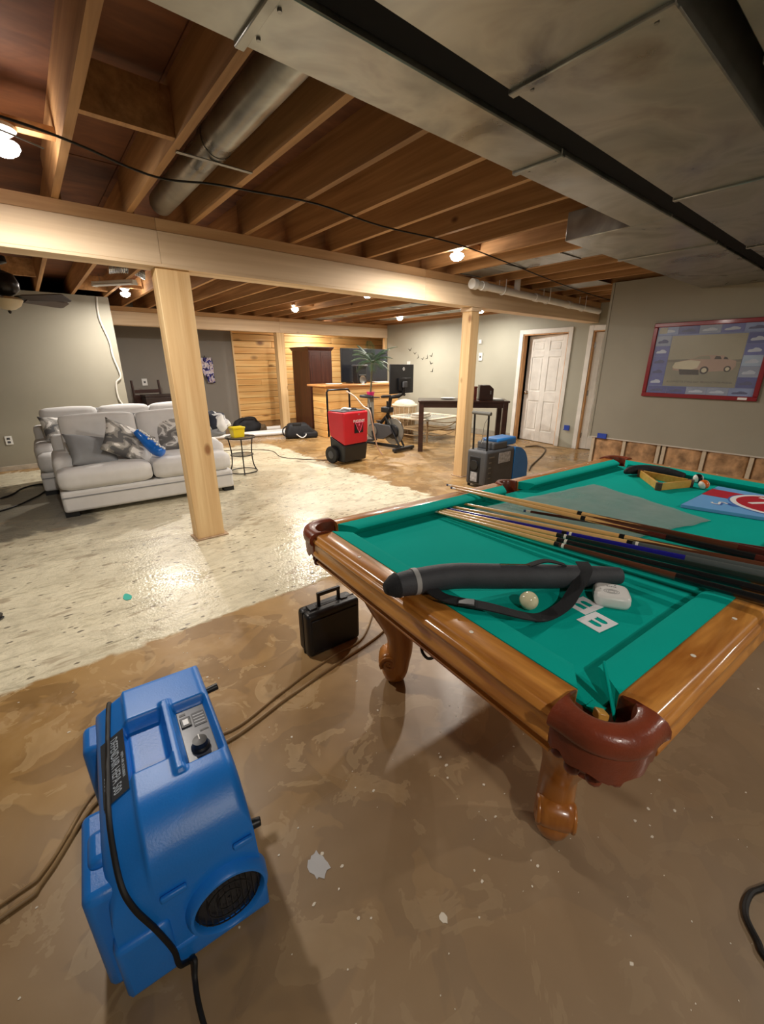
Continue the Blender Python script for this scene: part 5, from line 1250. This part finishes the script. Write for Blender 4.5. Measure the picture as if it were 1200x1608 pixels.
MB().box(-0.68, 0.68, 0.0, 0.03, 0.02, 0.73).build('screen_frame', BLACKPL, tv, bevel=0.006)
MB().box(-0.66, 0.66, -0.003, 0.001, 0.045, 0.715).build('screen', plain('dark_screen', S(30, 32, 38), 0.25, 0, 0.02), tv)
MB().box(-0.30, 0.30, 0.03, 0.08, 0.06, 0.5).build('rear_bulge', BLACKPL, tv, bevel=0.02)
for x in (-0.45, 0.45): MB().box(x-0.02, x+0.02, -0.10, 0.13, 0.0, 0.03).build('foot', BLACKPL, tv, bevel=0.005)
spk = thing('speaker', 'black coffee machine shaped speaker in front of the television', 'speaker', (5.72, 7.78, 1.091))
MB().rings([[(-0.12, -0.09, 0), (0.12, -0.09, 0), (0.12, 0.09, 0), (-0.12, 0.09, 0)], [(-0.13, -0.09, 0.12), (0.13, -0.09, 0.12), (0.13, 0.09, 0.12), (-0.13, 0.09, 0.12)], [(-0.14, -0.08, 0.36), (0.14, -0.08, 0.36), (0.14, 0.08, 0.36), (-0.14, 0.08, 0.36)]]).build('body', BLACKPL, spk, bevel=0.02, seg=3)
MB().box(-0.15, 0.15, -0.10, 0.10, 0.355, 0.39).build('cap', DARKGREY, spk, bevel=0.012)
MB().lathe([(0.07, -0.095), (0.085, -0.105), (0.08, -0.085)], (0, 0, 0.08), 24, 'y').build('driver_ring', GREYMET, spk, smooth=True)
MB().box(-0.09, 0.09, -0.10, -0.085, 0.17, 0.185).build('display_strip', GREYMET, spk)
tag(MB().lathe([(0.16, 0.0), (0.18, 0.008), (0.17, 0.014), (0.004, 0.012)], (0, 0, 0), 30).build('tray', CREAM, loc=(5.05, 7.80, 1.091), smooth=True), 'round pale tray on the end of the bar', 'tray')
tag(MB().box(-0.16, 0.16, -0.10, 0.10, 0, 0.03).build('white_box', WHITEPL, loc=(6.25, 7.72, 1.091), bevel=0.004), 'flat white box on the bar under the palm', 'box')
ps = thing('plant_stand', 'slim grey plant stand behind the bike saddle', 'plant stand', (5.50, 7.12, 0))
MB().box(-0.05, 0.05, -0.05, 0.05, 0.02, 0.83).build('column', plain('stand_grey', S(132, 128, 120), 0.6), ps, bevel=0.004)
MB().box(-0.15, 0.15, -0.15, 0.15, 0.0, 0.02).build('base', MATS['stand_grey'], ps, bevel=0.004); MB().box(-0.14, 0.14, -0.14, 0.14, 0.83, 0.85).build('plate', BLACKPL, ps, bevel=0.004)
pl = thing('potted_palm', 'small feathery palm in a pink pot on the grey stand', 'plant', (5.50, 7.12, 0.851))
MB().lathe([(0.06, 0.0), (0.085, 0.09), (0.09, 0.10), (0.078, 0.10), (0.004, 0.085)], (0, 0, 0), 24).build('pot', plain('magenta_pot', S(206, 40, 110), 0.4), pl, smooth=True)
MB().tube([(0, 0, 0.08), (0.02, 0.0, 0.25), (0.03, 0.0, 0.42), (0.06, 0.02, 0.60), (0.08, 0.02, 0.70)], [0.02, 0.018, 0.02, 0.026, 0.016], 10, 4).build('trunk', plain('palm_trunk', S(84, 80, 56), 0.9, 0, 0.3, 30, 0.6, 50), pl, smooth=True)
LEAF = plain('palm_green', S(52, 88, 54), 0.6, 0, 0.25, 10); LEAF2 = plain('palm_grey_green', S(104, 128, 100), 0.6, 0, 0.2, 10)
rg = random.Random(11)
for k in range(24):
    an = 2*PI*k*0.382+rg.uniform(-0.2, 0.2); ln = rg.uniform(0.28, 0.48); el = rg.uniform(0.2, 1.5); low = k % 3 == 0
    base = Vector((0.07, 0.01, 0.66)); dirv = Vector((math.cos(an), math.sin(an), 0))
    pts = [base+dirv*ln*t+Vector((0, 0, el*0.42*t-(0.55 if low else 0.42)*ln*1.5*t*t)) for t in [i/8 for i in range(9)]]
    fr = MB().tube(pts, [0.006*(1-0.08*i) for i in range(9)], 5)
    side = Vector((-dirv.y, dirv.x, 0))
    for i in range(1, 9):
        for f_ in (0.0, 0.33, 0.66):
            if i == 8 and f_: continue
            p = pts[i].lerp(pts[min(i+1, 8)], f_); fw2 = (pts[i]-pts[i-1]).normalized(); q = 0.12*math.sin(PI*min(1, (i+f_)/9)**0.8)+0.03
            for s_ in (-1, 1):
                tipp = p+side*s_*q*0.75+fw2*q*0.6-Vector((0, 0, q*0.35)); mid = p.lerp(tipp, 0.5)+Vector((0, 0, 0.01))
                w_ = fw2*0.005
                fr.add([p-w_*0.4, p+w_*0.4, mid+w_, mid-w_, tipp], [(0, 1, 2, 3), (3, 2, 4)])
    fr.build('frond', LEAF2 if k % 4 == 1 else LEAF, pl)

# ================================================================== WARDROBE
wd = thing('wardrobe', 'tall mahogany wardrobe beside the pine bar', 'wardrobe', (5.18, 9.02, 0), 0)
MB().box(0, 0.62, 0, 0.80, 0.05, 1.80).build('carcass', MAHOG, wd, bevel=0.004); MB().box(0.02, 0.60, 0.02, 0.78, 0.0, 0.05).build('plinth', MAHOG, wd)
MB().rings([[(-0.005, -0.005, 1.79), (0.625, -0.005, 1.79), (0.625, 0.805, 1.79), (-0.005, 0.805, 1.79)], [(-0.045, -0.045, 1.85), (0.665, -0.045, 1.85), (0.665, 0.83, 1.85), (-0.045, 0.83, 1.85)], [(-0.045, -0.045, 1.87), (0.665, -0.045, 1.87), (0.665, 0.83, 1.87), (-0.045, 0.83, 1.87)]]).build('crown', MAHOG, wd)
for k in range(2):
    dr_ = MB().box(0.012+0.30*k, 0.306+0.30*k, -0.02, 0.0, 0.09, 1.76).build('door', MAHOG, wd, bevel=0.003)
    MB().box(0.055+0.30*k, 0.262+0.30*k, -0.026, -0.018, 0.16, 1.68).build('raised_panel', MAHOG, dr_, bevel=0.006)
    MB().sphere((0.28+0.06*k, -0.035, 0.98), 0.014, 12, 8).build('knob', BLACKMET, dr_, smooth=True)

# ================================================================== FRAMED POSTER
fp = thing('framed_poster', 'red framed car poster bordered with blue pictures', 'framed poster', (5.998, 1.60, 1.525), -PI/2)
# local: x along the wall (towards the camera's right), z up, -y out of the wall
FW, FH = 0.565, 0.415
FR = plain('crimson_lacquer', S(132, 18, 34), 0.3, 0, 0.08, 6, 0, 1, 0.3)
for a, b, c, d in ((-FW, FW, FH-0.045, FH), (-FW, FW, -FH, -FH+0.045), (-FW, -FW+0.045, -FH+0.045, FH-0.045), (FW-0.045, FW, -FH+0.045, FH-0.045)):
    MB().box(a, b, -0.032, -0.002, c, d).build('frame', FR, fp, bevel=0.006)
MB().box(-FW+0.04, FW-0.04, -0.014, -0.004, -FH+0.04, FH-0.04).build('backing', plain('poster_blue', S(110, 124, 168), 0.35), fp)
SEP = plain('sepia_print', S(150, 146, 126), 0.35, 0, 0.06, 3)
cpic = MB().box(-0.355, 0.345, -0.0165, -0.014, -0.285, 0.27).build('centre_print', SEP, fp)
GRD = plain('sepia_ground', S(128, 126, 110), 0.4); CARW = plain('sepia_car_light', S(190, 184, 160), 0.4); CARP = plain('sepia_car_rose', S(160, 136, 122), 0.4); CARD = plain('sepia_dark', S(54, 48, 46), 0.5)
yfl = lambda dpt: (lambda a, b, h: (a, h, b))
MB().prism([(-0.355, -0.285), (0.345, -0.285), (0.345, -0.02), (-0.355, -0.02)], -0.0172, -0.0166, yfl(0)).build('ground', GRD, cpic)
MB().prism([(-0.355, -0.02), (0.345, -0.015), (0.345, 0.01), (0.12, 0.0), (-0.1, 0.015), (-0.355, 0.01)], -0.0175, -0.0167, yfl(0)).build('skyline', plain('sepia_mid', S(112, 108, 98), 0.5), cpic)
MB().prism([(-0.29, -0.07), (-0.27, -0.02), (-0.12, 0.015), (-0.04, 0.05), (0.06, 0.055), (0.18, 0.05), (0.24, 0.01), (0.30, -0.005), (0.31, -0.06), (0.28, -0.105), (0.02, -0.125), (-0.12, -0.13), (-0.28, -0.105)], -0.0182, -0.0173, yfl(0)).build('car_body', CARP, cpic)
MB().prism([(-0.29, -0.07), (-0.27, -0.02), (-0.12, 0.005), (-0.02, -0.01), (-0.04, -0.08), (-0.10, -0.10), (-0.27, -0.09)], -0.0188, -0.0183, yfl(0)).build('car_hood', CARW, cpic)
MB().prism([(-0.11, 0.012), (-0.04, 0.045), (0.05, 0.05), (0.07, 0.012)], -0.0188, -0.0183, yfl(0)).build('car_glass', plain('sepia_glass', S(132, 130, 112), 0.4), cpic)
MB().prism([(0.10, 0.012), (0.11, 0.045), (0.15, 0.043), (0.17, 0.01)], -0.0188, -0.0183, yfl(0)).build('car_window', CARD, cpic)
MB().prism([(0.185, 0.012), (0.19, 0.038), (0.215, 0.03), (0.23, 0.008)], -0.0188, -0.0183, yfl(0)).build('car_window', CARD, cpic)
MB().prism([(-0.22, -0.095), (-0.02, -0.10), (-0.01, -0.155), (-0.20, -0.155)], -0.0192, -0.0189, yfl(0)).build('car_grille', CARD, cpic)
for x, z, r_ in ((0.03, -0.105, 0.042), (0.24, -0.09, 0.032)):
    MB().cyl((x, -0.0182, z), (x, -0.0193, z), r_, n=22).build('car_wheel', CARD, cpic); MB().cyl((x, -0.0193, z), (x, -0.0197, z), r_*0.6, n=18).build('car_hubcap', CARW, cpic)
text('caption', 'A CORVETTE STING RAY  PRODUCTION MODEL', 0.029, CARD, cpic, (0.0, -0.0178, -0.235), (PI/2, 0, 0), 0.0002)
BL = [plain('poster_tone_%d' % i, c, 0.35, 0, 0.12, 8) for i, c in enumerate((S(88, 98, 160), S(120, 138, 180), S(150, 170, 196), S(70, 80, 140), S(134, 146, 170)))]
PLW = plain('poster_white', S(176, 186, 204), 0.4); PLD = plain('poster_navy', S(66, 74, 118), 0.4)
cells = []
for k in range(5): cells += [(-0.505+0.2025*k, 0.285, 0.198, 0.085), (-0.505+0.2025*k, -0.37, 0.198, 0.08)]
for k in range(5): cells += [(-0.515, -0.283+0.112*k, 0.155, 0.108), (0.352, -0.283+0.112*k, 0.165, 0.108)]
rg = random.Random(21)
for i, (x, z, w_, h_) in enumerate(cells):
    c_ = MB().box(x, x+w_, -0.0165, -0.014, z, z+h_).build('small_print', BL[rg.randrange(5)], fp)
    kx = x+w_*0.12; ww = w_*0.72; zc = z+h_*0.32; hh = h_*0.34
    MB().prism([(kx, zc), (kx+ww*0.1, zc+hh*0.5), (kx+ww*0.35, zc+hh*0.6), (kx+ww*0.5, zc+hh), (kx+ww*0.75, zc+hh*0.9), (kx+ww, zc+hh*0.4), (kx+ww*0.95, zc-hh*0.1), (kx+ww*0.1, zc-hh*0.2)], -0.0175, -0.0166, yfl(0)).build('tiny_car', PLW if rg.random() < 0.6 else PLD, c_)
MB().box(-0.50, -0.42, -0.0185, -0.0166, 0.30, 0.365).build('corner_label', SEP, fp)
MB().box(0.40, 0.48, -0.034, -0.031, -0.405, -0.38).build('frame_sticker', WHITEPL, fp)
MB().box(-0.525, 0.525, -0.0225, -0.0205, -0.375, 0.375).build('glazing', glassy('poster_glass', (0.9, 0.9, 0.9), 0.04, 0.05), fp)

# ================================================================== WALL BITS
def wallbox(name, label, cat, loc, rz, parts):
    t = thing(name, label, cat, loc, rz)
    for n, b, m in parts: MB().box(*b).build(n, m, t, bevel=0.0015)
    return t
wallbox('wall_outlet', 'white outlet low on the grey wall left of the sofas', 'outlet', (-0.36, 8.149, 0.44), 0, [('cover', (-0.04, 0.04, -0.008, 0, -0.06, 0.06), WHITEPL), ('socket', (-0.018, 0.018, -0.011, -0.007, 0.01, 0.04), DARKGREY), ('socket', (-0.018, 0.018, -0.011, -0.007, -0.04, -0.01), DARKGREY)])
wallbox('light_switch', 'white switch plate on the sage wall near the bird decals', 'switch', (7.699, 8.36, 1.47), -PI/2, [('cover', (-0.06, 0.06, -0.008, 0, -0.09, 0.09), WHITEPL), ('toggle', (-0.01, 0.01, -0.016, -0.006, -0.02, 0.02), WHITEPL)])
wallbox('wall_sensor', 'small white sensor on the sage wall beside the square post', 'sensor', (7.699, 6.11, 1.94), -PI/2, [('body', (-0.03, 0.03, -0.03, 0, -0.04, 0.04), WHITEPL)])
wallbox('thermostat', 'white thermostat on the sage wall below the small sensor', 'thermostat', (7.699, 6.08, 1.64), -PI/2, [('cover', (-0.045, 0.045, -0.02, 0, -0.08, 0.08), WHITEPL), ('dial', (-0.02, 0.02, -0.026, -0.018, -0.02, 0.02), GREYMET)])
BBOX = plain('blue_electrical_box', S(40, 70, 170), 0.5)
wallbox('electrical_box', 'blue electrical box in the wall between the two doors', 'electrical box', (7.699, 3.95, 0.37), -PI/2, [('box', (-0.05, 0.05, -0.02, 0, -0.04, 0.04), BBOX), ('rim', (-0.06, 0.06, -0.023, -0.018, -0.05, -0.04), BBOX)])
wallbox('electrical_box', 'blue electrical box at the cut drywall of the picture wall', 'electrical box', (5.999, 2.56, 0.56), -PI/2, [('box', (-0.06, 0.06, -0.02, 0, -0.03, 0.03), BBOX), ('rim', (-0.07, 0.07, -0.023, -0.018, -0.036, -0.03), BBOX)])
wallbox('wall_outlet', 'small white outlet on the alcove wall above the dark chair', 'outlet', (1.97, 10.399, 1.13), 0, [('cover', (-0.05, 0.05, -0.008, 0, -0.07, 0.07), WHITEPL), ('socket', (-0.02, 0.02, -0.011, -0.007, -0.02, 0.02), DARKGREY)])
# bird decals
BIRD = plain('dark_decal', S(72, 68, 58), 0.6)
for i, (y, z, s_, a) in enumerate(((8.32, 1.84, 1.0, 0.1), (8.14, 1.75, 0.8, 0.0), (8.02, 1.66, 0.8, 1.2), (7.86, 1.62, 0.8, 0.2), (7.71, 1.64, 0.9, 0.9), (7.56, 1.69, 0.9, 0.5), (7.56, 1.52, 0.9, -0.4), (7.52, 1.34, 0.9, 0.7))):
    poly = [(-0.075, 0.03), (-0.03, 0.012), (0, -0.012), (0.03, 0.012), (0.075, 0.035), (0.03, -0.012), (0.012, -0.035), (-0.012, -0.035), (-0.03, -0.012)]
    c, q = math.cos(a), math.sin(a)
    lab_ = '%s small dark bird decal on the sage wall, counting from the pine bar' % ('first second third fourth fifth sixth seventh eighth'.split()[i])
    tag(MB().prism([((x*c-y_*q)*s_, (x*q+y_*c)*s_) for x, y_ in poly], 0.0, 0.004, lambda p, r_, h: (p, -h, r_)).build('bird_decal', BIRD, loc=(7.6995, y, z), rot=(0, 0, -PI/2)), lab_, 'wall decal', 'bird decals on the sage wall')
# painting with coloured discs on the planks
pa = thing('disc_painting', 'cream canvas with coloured discs on the plank wall', 'painting', (8.55, 10.37, 1.22))
MB().box(-0.33, 0.33, -0.03, 0, -0.30, 0.32).build('canvas', plain('cream_canvas', S(236, 222, 170), 0.8), pa, bevel=0.003)
for i, (x, z, r_, c) in enumerate(((-0.04, 0.20, 0.13, S(24, 120, 210)), (-0.15, 0.02, 0.12, S(200, 112, 74)), (0.0, -0.12, 0.11, S(60, 80, 170)), (-0.20, -0.20, 0.09, S(220, 160, 130)), (0.16, 0.05, 0.12, S(230, 180, 50)), (0.2, -0.16, 0.1, S(60, 150, 90)))):
    MB().cyl((x, -0.030, z), (x, -0.033-0.001*i, z), r_, n=30).build('disc', plain('disc_paint_%d' % i, c, 0.7), pa)
# shirt hanging in the alcove
shm = MB()
def shirt(u, v):
    x = (u-0.5)*(0.30-0.10*v+0.05*math.sin(v*5)); z = 0.55*(1-v)
    return (x+0.10*v-0.05, -0.05-0.025*math.sin(u*16+v*3)-0.02*math.cos(v*7), z)
shm.grid(22, 18, shirt)
st_ = thing('hanging_shirt', 'white shirt with purple and black print hanging in the alcove', 'shirt', (3.30, 10.395, 1.08))
shm.build('cloth', camo('shirt_print', [S(34, 30, 48), S(74, 70, 150), S(226, 220, 228), S(196, 180, 190)], 9), st_, smooth=True, solid=0.004, auto=False)
MB().tube([(-0.04, 0.0, 0.56), (-0.04, -0.05, 0.56), (-0.04, -0.06, 0.59)], 0.006, 6).build('hook', BLACKMET, st_)
# dark chair in the alcove
ch = thing('wooden_chair', 'dark wooden chair standing in the alcove behind the sofas', 'chair', (1.92, 9.75, 0), math.radians(4))
for x in (-0.25, 0.25):
    MB().tube([(x, 0.20, 0.0), (x, 0.20, 0.48), (x, 0.25, 1.18)], 0.024, 8).build('back_post', WALNUT, ch); MB().box(x-0.022, x+0.022, -0.24, -0.195, 0, 0.46).build('leg', WALNUT, ch, bevel=0.003)
MB().box(-0.28, 0.28, -0.26, 0.22, 0.45, 0.49).build('seat', WALNUT, ch, bevel=0.008)
MB().box(-0.25, 0.25, 0.222, 0.248, 0.93, 1.0).build('back_rail', WALNUT, ch, bevel=0.004); MB().box(-0.25, 0.25, 0.205, 0.235, 0.56, 0.90).build('back_panel', WALNUT, ch, bevel=0.004)
for y in (-0.22, 0.2): MB().box(-0.25, 0.25, y-0.01, y+0.01, 0.2, 0.23).build('stretcher', WALNUT, ch)
bx2 = thing('dark_case', 'dark boxy case resting on the alcove chair seat', 'case', (2.0, 9.70, 0.491), 0.05)
MB().box(-0.24, 0.30, -0.18, 0.16, 0, 0.38).build('body', plain('brown_black_case', S(40, 26, 22), 0.4), bx2, bevel=0.01); MB().box(-0.25, 0.31, -0.19, 0.17, 0.382, 0.42).build('lid', MATS['brown_black_case'], bx2, bevel=0.008)
# white cord hanging down the left wall
tag(MB().tube([(1.10, 8.135, 2.44), (1.08, 8.135, 2.15), (1.15, 8.135, 1.83), (1.16, 8.135, 1.6), (1.21, 8.13, 1.31), (1.13, 8.13, 1.2), (1.12, 8.135, 0.97), (1.18, 8.135, 0.80), (1.2, 8.135, 0.45), (1.16, 8.12, 0.02)], 0.014, 8, 6).build('wall_cable', plain('white_cable', S(206, 202, 194), 0.5), smooth=True), 'white cable hanging in waves down the grey wall', 'cable')

# ================================================================== CEILING FAN, FLUORESCENT FIXTURE
fan = thing('ceiling_fan', 'dark ceiling fan with a frosted bowl light at the left edge', 'ceiling fan', (0.03, 5.75, 0))
DKBR = plain('dark_bronze', S(36, 30, 28), 0.35, 0.5)
MB().cyl((0, 0, 2.30), (0, 0, 2.60), 0.015, n=12).build('downrod', DKBR, fan, smooth=True); MB().lathe([(0.002, 2.46), (0.07, 2.44), (0.075, 2.39), (0.03, 2.37), (0.002, 2.37)], (0, 0, 0), 24).build('canopy', DKBR, fan, smooth=True)
MB().lathe([(0.03, 2.32), (0.10, 2.29), (0.125, 2.22), (0.12, 2.16), (0.08, 2.12), (0.03, 2.10), (0.002, 2.10)], (0, 0, 0), 28).build('motor_housing', DKBR, fan, smooth=True)
MB().lathe([(0.11, 2.09), (0.125, 2.07), (0.10, 2.02), (0.05, 1.985), (0.004, 1.975)], (0, 0, 0), 28).build('bowl', plain('frosted_glass', S(206, 190, 158), 0.4), fan, smooth=True)
MB().lathe([(0.004, 1.98), (0.016, 1.97), (0.012, 1.955), (0.002, 1.945)], (0, 0, 0), 12).build('finial', DKBR, fan, smooth=True)
BLADE = wood('fan_blade_wood', S(44, 28, 24), S(66, 44, 36), 0, 0.4, 10, 0.06)
for k in range(5):
    an = math.radians(33+72*k); R_ = Matrix.Rotation(an, 4, 'Z') @ Matrix.Rotation(math.radians(-20), 4, 'X')
    def tf(a, b, h, R_=R_): p = R_ @ Vector((a, b, h)); return (p.x, p.y, p.z+2.085)
    bl_ = MB().prism([(0.18, -0.05), (0.56, -0.068), (0.585, -0.055), (0.585, 0.055), (0.56, 0.068), (0.18, 0.05)], -0.004, 0.004, tf).build('blade', BLADE, fan)
    MB().prism([(0.09, -0.02), (0.22, -0.035), (0.22, 0.035), (0.09, 0.02)], 0.0045, 0.010, tf).build('blade_bracket', DKBR, bl_)
fx = thing('fluorescent_fixture', 'white fluorescent fixture hanging crooked between the joists', 'light fixture', (1.10, 6.55, 2.41), math.radians(-52))
MB().rings([[(-0.02, -0.03, 0.035), (0.02, -0.03, 0.035), (0.02, 0.03, 0.035), (-0.02, 0.03, 0.035)]]*1 + [[(-0.02, -0.03, 0.035), (0.02, -0.03, 0.035), (0.02, 0.03, 0.035), (-0.02, 0.03, 0.035)]]) if False else None
MB().box(-0.30, 0.30, -0.035, 0.035, 0.012, 0.04).build('housing', WHITE, fx, bevel=0.004)
for y in (-0.025, 0.025): MB().cyl((-0.28, y, 0.0), (0.28, y, 0.0), 0.012, n=14).build('tube', WHITEPL, fx, smooth=True)
for x in (-0.29, 0.29): MB().box(x-0.012, x+0.012, -0.04, 0.04, -0.014, 0.014).build('end_cap', WHITEPL, fx)
for x in (-0.2, 0.2): MB().tube([(x, 0, 0.04), (x, 0.0, 0.12)], 0.003, 6).build('hanging_wire', GREYMET, fx)
fx2 = thing('foil_duct', 'crumpled flexible foil duct tucked up among the joists', 'duct', (1.18, 6.15, 2.52))
rs = []
for k in range(40):
    t = k/39; r_ = 0.06+(0.008 if k % 2 else 0.0); p = Vector((-0.18+0.36*t, 0.06*math.sin(t*6), 0.03*math.sin(t*4)))
    rs.append([(p.x, p.y+r_*math.cos(2*PI*j/16), p.z+r_*math.sin(2*PI*j/16)) for j in range(16)])
MB().rings(rs).build('foil_sleeve', plain('foil', S(190, 190, 192), 0.2, 0.9), fx2)
